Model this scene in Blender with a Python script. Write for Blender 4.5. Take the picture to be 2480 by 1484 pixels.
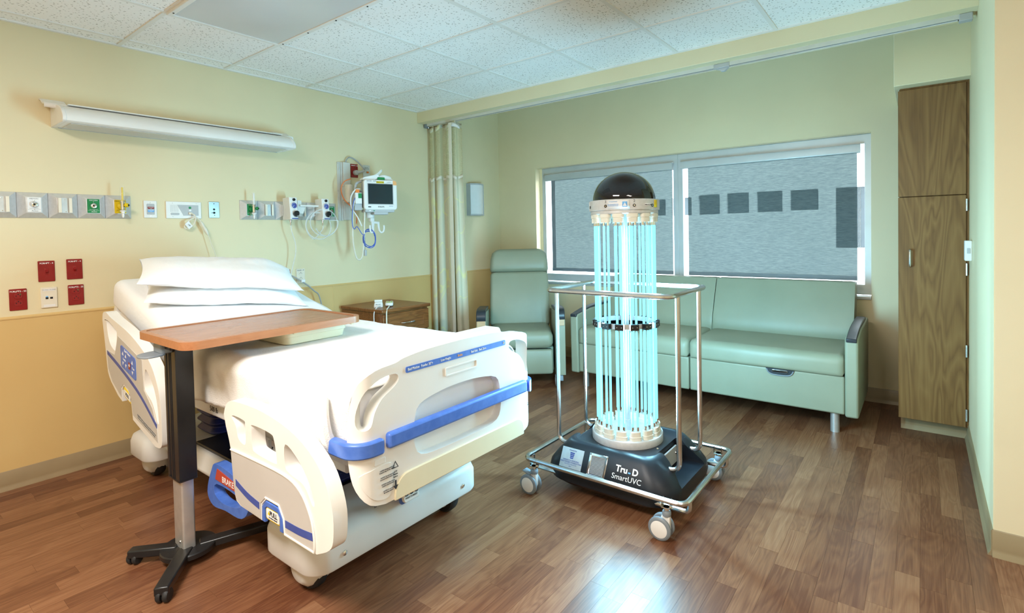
import bpy, bmesh, math, random
from mathutils import Vector, Matrix
from mathutils.geometry import tessellate_polygon
PI = math.pi
R = math.radians
for o in list(bpy.data.objects):
    bpy.data.objects.remove(o, do_unlink=True)
scn = bpy.context.scene
COL = scn.collection
rnd = random.Random(7)

# ------------------------------------------------------------------ camera
cam_d = bpy.data.cameras.new('camera'); cam = bpy.data.objects.new('camera', cam_d); COL.objects.link(cam)
scn.camera = cam
_y, _p, _r = R(37.13619), R(-1.50502), R(-1.15881)
CAM = Vector((-0.49301, -3.89346, 1.31506))
_f = Vector((math.cos(_y)*math.cos(_p), math.sin(_y)*math.cos(_p), math.sin(_p)))
_rt = Vector((math.sin(_y), -math.cos(_y), 0)); _up = _rt.cross(_f)
_rt, _up = math.cos(_r)*_rt + math.sin(_r)*_up, -math.sin(_r)*_rt + math.cos(_r)*_up
cam.matrix_world = Matrix(((_rt.x, _up.x, -_f.x, CAM.x), (_rt.y, _up.y, -_f.y, CAM.y), (_rt.z, _up.z, -_f.z, CAM.z), (0, 0, 0, 1)))
cam_d.sensor_fit = 'HORIZONTAL'; cam_d.sensor_width = 36
cam_d.lens = 1275.817*36/2480
cam_d.shift_x = (1240-1267.963)/2480
cam_d.shift_y = (597.901-742)/2480
cam_d.clip_start = 0.05; cam_d.clip_end = 200

# ------------------------------------------------------------------ world, exposure
w = bpy.data.worlds.new('world'); scn.world = w; w.use_nodes = True
bg = w.node_tree.nodes['Background']
bg.inputs[0].default_value = (0.86, 0.95, 1.0, 1); bg.inputs[1].default_value = 17.0
scn.view_settings.view_transform = 'Standard'; scn.view_settings.look = 'None'
scn.view_settings.gamma = 1.0; scn.view_settings.use_curve_mapping = False
scn.view_settings.exposure = 0.0
scn.cycles.use_denoising = True
scn.cycles.max_bounces = 8; scn.cycles.diffuse_bounces = 5; scn.cycles.glossy_bounces = 4
scn.cycles.transmission_bounces = 8; scn.cycles.transparent_max_bounces = 16
scn.cycles.sample_clamp_indirect = 4.0
scn.cycles.caustics_reflective = False; scn.cycles.caustics_refractive = False

# ------------------------------------------------------------------ materials
MATS = {}
def lin(c):
    return tuple(((x/255)/12.92 if x/255 <= 0.04045 else ((x/255+0.055)/1.055)**2.4) for x in c)
def mat(name, col, rough=0.5, metal=0.0, spec=0.5, emit=None, es=0.0, trans=0.0, ior=1.45, alpha=1.0, coat=0.0, sheen=0.0, sss=0.0):
    m = bpy.data.materials.new(name); m.use_nodes = True
    b = m.node_tree.nodes['Principled BSDF']
    b.inputs['Base Color'].default_value = (*col, 1)
    b.inputs['Roughness'].default_value = rough; b.inputs['Metallic'].default_value = metal
    b.inputs['Specular IOR Level'].default_value = spec; b.inputs['IOR'].default_value = ior
    b.inputs['Transmission Weight'].default_value = trans; b.inputs['Alpha'].default_value = alpha
    b.inputs['Coat Weight'].default_value = coat; b.inputs['Sheen Weight'].default_value = sheen
    if emit:
        b.inputs['Emission Color'].default_value = (*emit, 1); b.inputs['Emission Strength'].default_value = es
    MATS[name] = m
    return m
class NT:
    def __init__(s, m): s.t = m.node_tree; s.b = s.t.nodes['Principled BSDF']
    def n(s, typ, **kw):
        x = s.t.nodes.new(typ)
        for k, v in kw.items():
            if k.startswith('i_'): x.inputs[k[2:].replace('_', ' ')].default_value = v
            else: setattr(x, k, v)
        return x
    def l(s, a, b): s.t.links.new(a, b)
    def ramp(s, fac, stops):
        r = s.n('ShaderNodeValToRGB'); e = r.color_ramp.elements
        while len(e) < len(stops): e.new(0.5)
        for el, (p, c) in zip(e, stops): el.position = p; el.color = (*c, 1)
        s.l(fac, r.inputs[0]); return r.outputs[0]
    def bump(s, h, strength, dist=0.01):
        b = s.n('ShaderNodeBump'); b.inputs['Strength'].default_value = strength; b.inputs['Distance'].default_value = dist
        s.l(h, b.inputs['Height']); s.l(b.outputs[0], s.b.inputs['Normal'])
    def pos(s): return s.n('ShaderNodeNewGeometry').outputs['Position']
    def map(s, vec, scale, loc=None):
        m = s.n('ShaderNodeMapping'); m.inputs['Scale'].default_value = scale
        s.l(vec, m.inputs['Vector'])
        if loc is not None: s.l(loc, m.inputs['Location'])
        return m.outputs[0]
    def noise(s, vec, scale, detail=3, rough=0.5, dist=0.0):
        n = s.n('ShaderNodeTexNoise'); n.inputs['Scale'].default_value = scale; n.inputs['Detail'].default_value = detail
        n.inputs['Roughness'].default_value = rough; n.inputs['Distortion'].default_value = dist
        s.l(vec, n.inputs['Vector']); return n.outputs['Fac']
def bumpy(m, scale, strength, dist=0.002, stretch=(1, 1, 1), detail=3):
    t = NT(m); t.bump(t.noise(t.map(t.pos(), stretch), scale, detail), strength, dist); return m
def vary(m, c1, c2, scale, stretch=(1, 1, 1), detail=3, lo=0.35, hi=0.65):
    t = NT(m); f = t.noise(t.map(t.pos(), stretch), scale, detail)
    t.l(t.ramp(f, [(lo, c1), (hi, c2)]), t.b.inputs['Base Color']); return m

PAINT = (0.75, 0.65, 0.425)
m_wall = bumpy(vary(mat('wall_paint', PAINT, 0.55), (0.74, 0.642, 0.42), (0.76, 0.66, 0.432), 3.0), 260, 0.06, 0.001)
m_pink = bumpy(vary(mat('entry_wall_paint', (0.75, 0.645, 0.43), 0.6), (0.74, 0.638, 0.425), (0.76, 0.653, 0.438), 3.0), 260, 0.06, 0.001)
m_wains = bumpy(vary(mat('wainscot_vinyl', (0.66, 0.45, 0.185), 0.5), (0.65, 0.44, 0.18), (0.67, 0.46, 0.19), 2.5), 300, 0.05, 0.001)
m_base = vary(mat('vinyl_base', (0.30, 0.22, 0.12), 0.35), (0.29, 0.21, 0.115), (0.32, 0.235, 0.13), 6)
m_sub = vary(mat('subfloor', (0.10, 0.04, 0.02), 0.7), (0.09, 0.036, 0.018), (0.12, 0.05, 0.024), 9)
m_white = vary(mat('white_plastic', (0.80, 0.79, 0.77), 0.35), (0.79, 0.78, 0.76), (0.815, 0.805, 0.785), 7)
m_bedwhite = vary(mat('bed_plastic', (0.80, 0.785, 0.75), 0.33), (0.79, 0.775, 0.74), (0.815, 0.80, 0.765), 5)
m_bedgrey = vary(mat('bed_panel_plastic', (0.52, 0.50, 0.47), 0.4), (0.51, 0.49, 0.46), (0.54, 0.52, 0.49), 5)
m_bedbase = vary(mat('bed_base_plastic', (0.66, 0.66, 0.64), 0.38), (0.65, 0.65, 0.63), (0.68, 0.68, 0.66), 5)
m_cream = vary(mat('cream_plastic', (0.76, 0.69, 0.49), 0.4), (0.75, 0.68, 0.48), (0.78, 0.71, 0.51), 6)
m_blue = vary(mat('blue_plastic', (0.065, 0.16, 0.56), 0.35), (0.06, 0.15, 0.53), (0.085, 0.19, 0.60), 30)
m_navy = vary(mat('navy_bellows', (0.012, 0.018, 0.11), 0.35), (0.011, 0.016, 0.10), (0.015, 0.022, 0.13), 12)
m_bstripe = vary(mat('blue_stripe', (0.05, 0.085, 0.33), 0.4), (0.048, 0.08, 0.31), (0.055, 0.095, 0.36), 20)
m_black = vary(mat('black_plastic', (0.012, 0.012, 0.013), 0.3), (0.011, 0.011, 0.012), (0.016, 0.016, 0.017), 14)
m_rubber = vary(mat('black_rubber', (0.016, 0.016, 0.017), 0.6), (0.014, 0.014, 0.015), (0.02, 0.02, 0.021), 30)
m_gloss = vary(mat('black_dome', (0.004, 0.004, 0.006), 0.045, coat=0.4), (0.004, 0.004, 0.006), (0.006, 0.006, 0.008), 3)
m_uvbody = bumpy(vary(mat('uv_base_shell', (0.008, 0.010, 0.014), 0.40, spec=0.4), (0.0075, 0.0095, 0.013), (0.010, 0.012, 0.017), 8), 350, 0.12, 0.001)
m_steel = vary(mat('stainless_tube', (0.62, 0.61, 0.60), 0.24, 1.0), (0.60, 0.59, 0.58), (0.66, 0.65, 0.64), 25)
m_alu = bumpy(vary(mat('brushed_aluminium', (0.62, 0.63, 0.63), 0.38, 0.75), (0.60, 0.61, 0.61), (0.66, 0.67, 0.67), 30), 200, 0.05, 0.001, (1, 1, 12))
m_chrome = vary(mat('chrome', (0.75, 0.75, 0.75), 0.1, 1.0), (0.73, 0.73, 0.73), (0.78, 0.78, 0.78), 10)
m_greyp = vary(mat('grey_plastic', (0.20, 0.23, 0.26), 0.45), (0.19, 0.22, 0.25), (0.215, 0.245, 0.275), 12)
m_lgrey = vary(mat('light_grey_plastic', (0.45, 0.46, 0.47), 0.4), (0.44, 0.45, 0.46), (0.47, 0.48, 0.49), 12)
m_track = vary(mat('painted_track', (0.62, 0.61, 0.57), 0.4), (0.61, 0.60, 0.56), (0.64, 0.63, 0.59), 12)
m_red = vary(mat('red_plate', (0.25, 0.009, 0.009), 0.22), (0.235, 0.008, 0.008), (0.27, 0.011, 0.011), 15)
m_dred = vary(mat('red_socket', (0.27, 0.010, 0.010), 0.35), (0.25, 0.009, 0.009), (0.29, 0.012, 0.012), 15)
m_ivory = vary(mat('ivory_plate', (0.78, 0.72, 0.60), 0.3), (0.77, 0.71, 0.59), (0.80, 0.74, 0.62), 12)
m_dark = vary(mat('dark_slot', (0.01, 0.01, 0.01), 0.8), (0.008, 0.008, 0.008), (0.013, 0.013, 0.013), 20)
m_green = vary(mat('oxygen_green', (0.01, 0.22, 0.06), 0.3), (0.01, 0.21, 0.057), (0.012, 0.24, 0.068), 15)
m_yellow = vary(mat('medical_yellow', (0.75, 0.55, 0.01), 0.3), (0.73, 0.53, 0.01), (0.78, 0.58, 0.015), 15)
m_lime = vary(mat('lime_print', (0.55, 0.72, 0.12), 0.5), (0.53, 0.70, 0.11), (0.57, 0.74, 0.14), 15)
m_paper = vary(mat('printed_label', (0.80, 0.80, 0.80), 0.5), (0.79, 0.79, 0.79), (0.82, 0.82, 0.82), 15)
m_ink = vary(mat('black_ink', (0.02, 0.02, 0.025), 0.6), (0.018, 0.018, 0.022), (0.025, 0.025, 0.03), 20)
m_inkb = vary(mat('blue_ink', (0.03, 0.06, 0.28), 0.6), (0.028, 0.055, 0.26), (0.035, 0.065, 0.30), 20)
m_inkw = vary(mat('white_ink', (0.85, 0.85, 0.85), 0.5), (0.84, 0.84, 0.84), (0.87, 0.87, 0.87), 20)
m_inkg = vary(mat('grey_ink', (0.16, 0.17, 0.18), 0.6), (0.15, 0.16, 0.17), (0.175, 0.185, 0.195), 20)
m_inkc = vary(mat('light_blue_ink', (0.16, 0.45, 0.85), 0.5), (0.15, 0.43, 0.82), (0.18, 0.47, 0.87), 20)
m_orange = vary(mat('orange_plastic', (0.80, 0.22, 0.03), 0.4), (0.78, 0.21, 0.028), (0.82, 0.235, 0.035), 15)
m_peach = vary(mat('peach_plastic', (0.85, 0.42, 0.16), 0.4), (0.83, 0.41, 0.155), (0.87, 0.435, 0.17), 15)
m_screen = vary(mat('dark_screen', (0.012, 0.028, 0.036), 0.12), (0.011, 0.026, 0.034), (0.014, 0.031, 0.04), 3)
m_glass = vary(mat('clear_glass', (0.9, 0.92, 0.92), 0.04, alpha=0.14), (0.88, 0.90, 0.90), (0.92, 0.94, 0.94), 3)
m_hose = vary(mat('clear_hose', (0.80, 0.82, 0.82), 0.15, alpha=0.5), (0.78, 0.80, 0.80), (0.83, 0.85, 0.85), 20)
m_cord = vary(mat('ivory_cord', (0.72, 0.68, 0.58), 0.45), (0.71, 0.67, 0.57), (0.74, 0.70, 0.60), 20)
m_wcord = vary(mat('white_cord', (0.80, 0.80, 0.80), 0.4), (0.79, 0.79, 0.79), (0.82, 0.82, 0.82), 20)
m_gcord = vary(mat('grey_cord', (0.36, 0.36, 0.36), 0.45), (0.35, 0.35, 0.35), (0.38, 0.38, 0.38), 20)
m_bcord = vary(mat('blue_cord', (0.06, 0.13, 0.55), 0.4), (0.055, 0.12, 0.52), (0.07, 0.15, 0.58), 20)
m_ocord = vary(mat('orange_cord', (0.75, 0.20, 0.06), 0.4), (0.73, 0.19, 0.055), (0.77, 0.215, 0.065), 20)
m_sheet = bumpy(vary(mat('white_sheet', (0.86, 0.86, 0.87), 0.85, sheen=0.1), (0.855, 0.855, 0.865), (0.875, 0.875, 0.885), 4), 14, 0.30, 0.012, (1.6, 0.7, 1), 5)
m_blanket = bumpy(vary(mat('white_blanket', (0.85, 0.84, 0.82), 0.95, sheen=0.2), (0.84, 0.83, 0.81), (0.87, 0.86, 0.84), 40), 190, 0.5, 0.004, (1, 1, 1), 4)
m_vinylg = bumpy(vary(mat('sage_vinyl', (0.275, 0.29, 0.205), 0.42), (0.268, 0.283, 0.20), (0.285, 0.30, 0.213), 5), 420, 0.18, 0.002)
m_pad = vary(mat('arm_pad', (0.022, 0.026, 0.032), 0.35), (0.02, 0.024, 0.03), (0.026, 0.03, 0.037), 14)
m_maple = vary(mat('maple_block', (0.55, 0.36, 0.20), 0.4), (0.52, 0.33, 0.18), (0.58, 0.39, 0.22), 12, (1, 1, 6))
m_frame = vary(mat('window_aluminium', (0.52, 0.56, 0.57), 0.35, 0.25), (0.51, 0.55, 0.56), (0.54, 0.58, 0.59), 8)
m_socket = vary(mat('lamp_socket', (0.78, 0.77, 0.68), 0.4), (0.77, 0.76, 0.67), (0.80, 0.79, 0.70), 15)
m_tube = vary(mat('uv_tube', (0.05, 0.2, 0.25), 0.3, spec=0.2, emit=(0.30, 0.83, 1.0), es=1.2), (0.045, 0.19, 0.24), (0.055, 0.21, 0.26), 5)
m_lamp_on = vary(mat('lit_diffuser', (0.9, 0.85, 0.75), 0.6, emit=(1.0, 0.92, 0.82), es=2.5), (0.9, 0.85, 0.75), (0.92, 0.87, 0.77), 5)
m_lens = vary(mat('acrylic_lens', (0.90, 0.90, 0.90), 0.12, alpha=0.62), (0.85, 0.85, 0.85), (0.87, 0.87, 0.87), 4)
m_facade = vary(mat('facade_render', (0.62, 0.66, 0.68), 0.9), (0.60, 0.64, 0.66), (0.65, 0.69, 0.71), 0.6)
m_facwin = vary(mat('facade_glass', (0.02, 0.028, 0.034), 0.5, spec=0.1), (0.018, 0.026, 0.032), (0.024, 0.032, 0.038), 1.0)
m_ground = vary(mat('street', (0.25, 0.26, 0.27), 0.9), (0.23, 0.24, 0.25), (0.28, 0.29, 0.30), 0.4)

def wood(name, c1, c2, c3, axis='z', scale=1.0, rough=0.35, rand=False, rings=0.6):
    m = mat(name, c2, rough); t = NT(m); p = t.pos()
    st = {'x': (0.16, 1, 1), 'y': (1, 0.16, 1), 'z': (1, 1, 0.16)}[axis]
    fine = {'x': (0.03, 1, 1), 'y': (1, 0.03, 1), 'z': (1, 1, 0.03)}[axis]
    loc = None
    if rand:
        oi = t.n('ShaderNodeObjectInfo'); ge = t.n('ShaderNodeNewGeometry')
        ad = t.n('ShaderNodeMath', operation='ADD'); t.l(oi.outputs['Random'], ad.inputs[0]); t.l(ge.outputs['Random Per Island'], ad.inputs[1])
        fr = t.n('ShaderNodeMath', operation='FRACT'); t.l(ad.outputs[0], fr.inputs[0])
        mu = t.n('ShaderNodeMath', operation='MULTIPLY'); t.l(fr.outputs[0], mu.inputs[0]); mu.inputs[1].default_value = 37.0
        cx = t.n('ShaderNodeCombineXYZ'); t.l(mu.outputs[0], cx.inputs[0]); t.l(mu.outputs[0], cx.inputs[1]); t.l(mu.outputs[0], cx.inputs[2])
        loc = cx.outputs[0]; rv = fr.outputs[0]
    big = t.noise(t.map(p, st, loc), 9*scale, 2, 0.5, 1.2)
    ms = t.n('ShaderNodeMath', operation='MULTIPLY'); t.l(big, ms.inputs[0]); ms.inputs[1].default_value = 9.0
    fr2 = t.n('ShaderNodeMath', operation='PINGPONG'); t.l(ms.outputs[0], fr2.inputs[0]); fr2.inputs[1].default_value = 0.5
    fn = t.noise(t.map(p, fine, loc), 170*scale, 3, 0.6)
    a = t.n('ShaderNodeMath', operation='MULTIPLY'); t.l(fr2.outputs[0], a.inputs[0]); a.inputs[1].default_value = rings
    b = t.n('ShaderNodeMath', operation='MULTIPLY_ADD'); t.l(fn, b.inputs[0]); b.inputs[1].default_value = 0.55; t.l(a.outputs[0], b.inputs[2])
    fac = b.outputs[0]
    if rand:
        c = t.n('ShaderNodeMath', operation='MULTIPLY_ADD'); t.l(rv, c.inputs[0]); c.inputs[1].default_value = 0.34; t.l(fac, c.inputs[2])
        d = t.n('ShaderNodeMath', operation='SUBTRACT'); t.l(c.outputs[0], d.inputs[0]); d.inputs[1].default_value = 0.17; fac = d.outputs[0]
    t.l(t.ramp(fac, [(0.15, c1), (0.42, c2), (0.8, c3)]), t.b.inputs['Base Color'])
    t.bump(fn, 0.06, 0.001)
    return m
m_floor = wood('floor_wood', (0.12, 0.042, 0.020), (0.205, 0.085, 0.040), (0.33, 0.165, 0.085), 'x', 1.0, 0.33, True, 0.32)
m_cab = wood('cabinet_laminate', (0.13, 0.060, 0.019), (0.195, 0.096, 0.031), (0.255, 0.138, 0.048), 'z', 0.55, 0.38, False, 0.75)
m_night = wood('nightstand_laminate', (0.12, 0.04, 0.012), (0.24, 0.09, 0.025), (0.33, 0.14, 0.045), 'x', 1.2, 0.3, False, 0.5)
m_ttop = wood('table_top_laminate', (0.25, 0.10, 0.045), (0.35, 0.155, 0.075), (0.41, 0.195, 0.10), 'x', 1.2, 0.27, False, 0.35)
m_tedge = wood('table_edge', (0.33, 0.13, 0.055), (0.40, 0.17, 0.075), (0.45, 0.20, 0.09), 'x', 1.2, 0.35, False, 0.3)
m_gasalu = bumpy(vary(mat('gas_rail_metal', (0.60, 0.61, 0.62), 0.42, 0.25), (0.58, 0.59, 0.60), (0.63, 0.64, 0.65), 60), 300, 0.06, 0.001)
m_teal = vary(mat('dull_steel', (0.50, 0.52, 0.52), 0.3, 1.0), (0.48, 0.50, 0.50), (0.53, 0.55, 0.55), 20)

# ceiling tile with pits
m_tile = mat('ceiling_tile', (0.84, 0.83, 0.81), 0.85); t_ = NT(m_tile)
v_ = t_.n('ShaderNodeTexVoronoi'); v_.inputs['Scale'].default_value = 62; v_.feature = 'F1'
t_.l(t_.map(t_.pos(), (1, 1, 1)), v_.inputs['Vector'])
n_ = t_.noise(t_.map(t_.pos(), (1, 1.6, 1)), 55, 3, 0.6)
mx_ = t_.n('ShaderNodeMath', operation='MULTIPLY_ADD'); t_.l(n_, mx_.inputs[0]); mx_.inputs[1].default_value = -0.9; t_.l(v_.outputs['Distance'], mx_.inputs[2])
pit_ = t_.ramp(mx_.outputs[0], [(0.0, (0, 0, 0)), (0.035, (1, 1, 1))])
ad_ = t_.n('ShaderNodeMath', operation='ADD'); t_.l(mx_.outputs[0], ad_.inputs[0]); ad_.inputs[1].default_value = 0.27
pit_ = t_.ramp(ad_.outputs[0], [(0.02, (0.50, 0.48, 0.46)), (0.07, (0.92, 0.91, 0.90))])
t_.l(pit_, t_.b.inputs['Base Color']); t_.bump(ad_.outputs[0], 0.15, 0.003)

# roller shade: woven screen cloth, partly open weave
m_shade = bpy.data.materials.new('screen_cloth'); m_shade.use_nodes = True
ts = NT(m_shade); ts.t.nodes.remove(ts.b); out_ = [n for n in ts.t.nodes if n.type == 'OUTPUT_MATERIAL'][0]
wv = ts.noise(ts.map(ts.pos(), (1, 0.06, 1)), 330, 3, 0.7)
tr = ts.n('ShaderNodeBsdfTransparent'); ts.l(ts.ramp(wv, [(0.30, (0.15, 0.170, 0.168)), (0.70, (0.25, 0.278, 0.275))]), tr.inputs[0])
df = ts.n('ShaderNodeBsdfDiffuse'); ts.l(ts.ramp(wv, [(0.35, (0.08, 0.095, 0.10)), (0.65, (0.13, 0.15, 0.155))]), df.inputs[0])
ash = ts.n('ShaderNodeAddShader'); ts.l(tr.outputs[0], ash.inputs[0]); ts.l(df.outputs[0], ash.inputs[1]); ts.l(ash.outputs[0], out_.inputs[0])

# curtain cloth with pale printed stems
m_curt = mat('curtain_cloth', (0.66, 0.62, 0.46), 0.85, sheen=0.1); tc = NT(m_curt)
n1 = tc.noise(tc.map(tc.pos(), (1, 1, 0.55)), 4.2, 1, 0.4, 0.6)
st_ = tc.ramp(n1, [(0.485, (0.66, 0.63, 0.48)), (0.498, (0.74, 0.72, 0.40)), (0.502, (0.74, 0.72, 0.40)), (0.515, (0.66, 0.63, 0.48))])
tc.l(st_, tc.b.inputs['Base Color'])
# mesh top of curtain : holes by alpha
m_mesh = mat('curtain_mesh', (0.62, 0.58, 0.36), 0.9); tm = NT(m_mesh)
# ------------------------------------------------------------------ mesh helpers
class MB:
    def __init__(s): s.v = []; s.f = []
    def add(s, vs, fs):
        o = len(s.v); s.v += [tuple(v) for v in vs]; s.f += [tuple(i+o for i in f) for f in fs]; return s
    def box(s, x0, x1, y0, y1, z0, z1):
        vs = [(x, y, z) for z in (z0, z1) for y in (y0, y1) for x in (x0, x1)]
        return s.add(vs, [(0, 2, 3, 1), (4, 5, 7, 6), (0, 1, 5, 4), (2, 6, 7, 3), (0, 4, 6, 2), (1, 3, 7, 5)])
    def cbox(s, c, d, rot=None):
        vs = [Vector((x*d[0]/2, y*d[1]/2, z*d[2]/2)) for z in (-1, 1) for y in (-1, 1) for x in (-1, 1)]
        if rot is not None: vs = [rot @ v for v in vs]
        return s.add([v+Vector(c) for v in vs], [(0, 2, 3, 1), (4, 5, 7, 6), (0, 1, 5, 4), (2, 6, 7, 3), (0, 4, 6, 2), (1, 3, 7, 5)])
    def prism(s, poly, w0, w1, mp, holes=()):
        """poly: outline in (a,b); extruded from w0 to w1; mp(a,b,w)->xyz"""
        loops = [list(poly)]+[list(h) for h in holes]
        flat = [p for L in loops for p in L]; n = len(flat)
        tris = tessellate_polygon([[Vector((p[0], p[1], 0)) for p in L] for L in loops])
        vs = [mp(p[0], p[1], w0) for p in flat]+[mp(p[0], p[1], w1) for p in flat]
        fs = []
        def ar(L): return sum(L[i][0]*L[(i+1) % len(L)][1]-L[(i+1) % len(L)][0]*L[i][1] for i in range(len(L)))
        if not holes:
            idx = list(range(n))
            if ar(loops[0]) < 0: idx = idx[::-1]
            fs.append(tuple(idx[::-1])); fs.append(tuple(i+n for i in idx))
        else:
            for t in tris:
                a, b, c = t
                A = (flat[b][0]-flat[a][0])*(flat[c][1]-flat[a][1])-(flat[c][0]-flat[a][0])*(flat[b][1]-flat[a][1])
                if A < 0: b, c = c, b
                fs.append((a, c, b)); fs.append((a+n, b+n, c+n))
        k = 0
        for li, L in enumerate(loops):
            m = len(L); ccw = ar(L) > 0
            if li: ccw = not ccw
            for i in range(m):
                j = (i+1) % m
                q = (k+i, k+j, k+j+n, k+i+n)
                fs.append(q if ccw else q[::-1])
            k += m
        return s.add(vs, fs)
    def tube(s, pts, r, seg=8, closed=False, rf=None):
        pts = [Vector(p) for p in pts]; n = len(pts); rings = []
        tang = []
        for i in range(n):
            a = pts[(i-1) % n] if (closed or i > 0) else pts[i]
            b = pts[(i+1) % n] if (closed or i < n-1) else pts[i]
            tang.append((b-a).normalized())
        up = Vector((0, 0, 1)) if abs(tang[0].z) < 0.9 else Vector((1, 0, 0))
        nn = (up-tang[0]*up.dot(tang[0])).normalized()
        vs = []
        for i in range(n):
            nn = (nn-tang[i]*nn.dot(tang[i]))
            nn = nn.normalized() if nn.length > 1e-6 else tang[i].orthogonal().normalized()
            bb = tang[i].cross(nn); rr = rf(i/(n-1)) if rf else r
            for k in range(seg):
                a = 2*PI*k/seg; vs.append(pts[i]+rr*(math.cos(a)*nn+math.sin(a)*bb))
        fs = []
        for i in range(n if closed else n-1):
            for k in range(seg):
                a = i*seg+k; b = i*seg+(k+1) % seg; i2 = (i+1) % n
                fs.append((a, b, i2*seg+(k+1) % seg, i2*seg+k))
        if not closed:
            fs.append(tuple(range(seg))[::-1]); fs.append(tuple((n-1)*seg+k for k in range(seg)))
        return s.add(vs, fs)
    def lathe(s, prof, c=(0, 0, 0), axis='z', seg=24, a0=0, a1=2*PI):
        """prof: (r, h) list; axis may be a Vector direction"""
        full = abs(a1-a0-2*PI) < 1e-6
        if isinstance(axis, str): ax = {'x': Vector((1, 0, 0)), 'y': Vector((0, 1, 0)), 'z': Vector((0, 0, 1))}[axis]
        else: ax = Vector(axis).normalized()
        u = ax.orthogonal().normalized() if axis != 'z' else Vector((1, 0, 0)); v = ax.cross(u); c = Vector(c)
        m = len(prof); ns = seg if full else seg+1; vs = []; fs = []
        for k in range(ns):
            a = a0+(a1-a0)*k/seg; d = math.cos(a)*u+math.sin(a)*v
            for (r, h) in prof: vs.append(c+ax*h+d*r)
        for k in range(seg):
            k2 = (k+1) % ns
            for i in range(m-1):
                q = [k*m+i, k2*m+i, k2*m+i+1, k*m+i+1]
                if prof[i][0] < 1e-7: q = [q[0], q[2], q[3]]
                elif prof[i+1][0] < 1e-7: q = [q[0], q[1], q[2]]
                fs.append(tuple(q))
        if full:
            for i, fl in ((0, True), (m-1, False)):
                if prof[i][0] > 1e-7:
                    L = [k*m+i for k in range(ns)]; fs.append(tuple(L[::-1] if fl else L))
        return s.add(vs, fs)
    def cyl(s, c, r, h0, h1, axis='z', seg=20): return s.lathe([(r, h0), (r, h1)], c, axis, seg)
    def grid(s, nu, nv, fn, closed_u=False):
        vs = [fn(i/(nu-1) if not closed_u else i/nu, j/(nv-1)) for i in range(nu) for j in range(nv)]; fs = []
        for i in range(nu if closed_u else nu-1):
            for j in range(nv-1):
                i2 = (i+1) % nu; fs.append((i*nv+j, i2*nv+j, i2*nv+j+1, i*nv+j+1))
        return s.add(vs, fs)
    def loft(s, loops, cap=True):
        n = len(loops[0]); vs = [p for L in loops for p in L]; fs = []
        for i in range(len(loops)-1):
            for k in range(n):
                k2 = (k+1) % n; fs.append((i*n+k, i*n+k2, (i+1)*n+k2, (i+1)*n+k))
        if cap: fs.append(tuple(range(n))[::-1]); fs.append(tuple((len(loops)-1)*n+k for k in range(n)))
        return s.add(vs, fs)
    def mesh(s, name, smooth=True, ang=35, fix=True, cuts=None, weld=False):
        me = bpy.data.meshes.new(name); me.from_pydata(s.v, [], s.f)
        bm = bmesh.new(); bm.from_mesh(me)
        if weld: bmesh.ops.remove_doubles(bm, verts=bm.verts, dist=1e-5)
        if cuts:
            for co, no in cuts:
                bmesh.ops.bisect_plane(bm, geom=bm.verts[:]+bm.edges[:]+bm.faces[:], plane_co=co, plane_no=no)
        if fix: bmesh.ops.recalc_face_normals(bm, faces=bm.faces)
        bm.to_mesh(me); bm.free()
        if smooth:
            me.polygons.foreach_set('use_smooth', [True]*len(me.polygons))
            me.set_sharp_from_angle(angle=R(ang))
        me.update(); return me
def rr(x0, x1, y0, y1, r, n=5):
    """rounded rectangle outline; r scalar or 4 radii (x1y1, x0y1, x0y0, x1y0)"""
    rs = (r,)*4 if not hasattr(r, '__len__') else r; out = []
    for (cx, cy, a), q in zip(((x1, y1, 0), (x0, y1, 90), (x0, y0, 180), (x1, y0, 270)), rs):
        sx = -1 if cx == x1 else 1; sy = -1 if cy == y1 else 1
        if q <= 0: out.append((cx, cy)); continue
        for k in range(n+1):
            t = R(a+90*k/n); out.append((cx+sx*q+q*math.cos(t), cy+sy*q+q*math.sin(t)))
    return out
def smoothpoly(pts, n=4, closed=True):
    """Catmull-Rom through pts"""
    out = []; m = len(pts); dim = len(pts[0])
    for i in range(m if closed else m-1):
        p = [pts[(i+k-1) % m] if closed else pts[min(max(i+k-1, 0), m-1)] for k in range(4)]
        for j in range(n):
            t = j/n
            out.append(tuple(0.5*((2*p[1][d])+(-p[0][d]+p[2][d])*t+(2*p[0][d]-5*p[1][d]+4*p[2][d]-p[3][d])*t*t+(-p[0][d]+3*p[1][d]-3*p[2][d]+p[3][d])*t**3) for d in range(dim)))
    if not closed: out.append(tuple(pts[-1]))
    return out
def fillet(pts, r, n=5, closed=False):
    """round the corners of a 3-D polyline"""
    pts = [Vector(p) for p in pts]; out = []; m = len(pts)
    for i in range(m):
        if not closed and i in (0, m-1): out.append(pts[i]); continue
        a, b, c = pts[(i-1) % m], pts[i], pts[(i+1) % m]
        d1 = (a-b); d2 = (c-b); q = min(r, d1.length*0.49, d2.length*0.49)
        p1 = b+d1.normalized()*q; p2 = b+d2.normalized()*q
        for k in range(n+1):
            t = k/n; out.append((1-t)**2*p1+2*t*(1-t)*b+t*t*p2)
    return out
XZ = lambda y: (lambda a, b, w: (a, y+w, b))      # outline in x,z ; w along y
YZ = lambda x: (lambda a, b, w: (x+w, a, b))      # outline in y,z ; w along x
XY = lambda z: (lambda a, b, w: (a, b, z+w))

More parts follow.
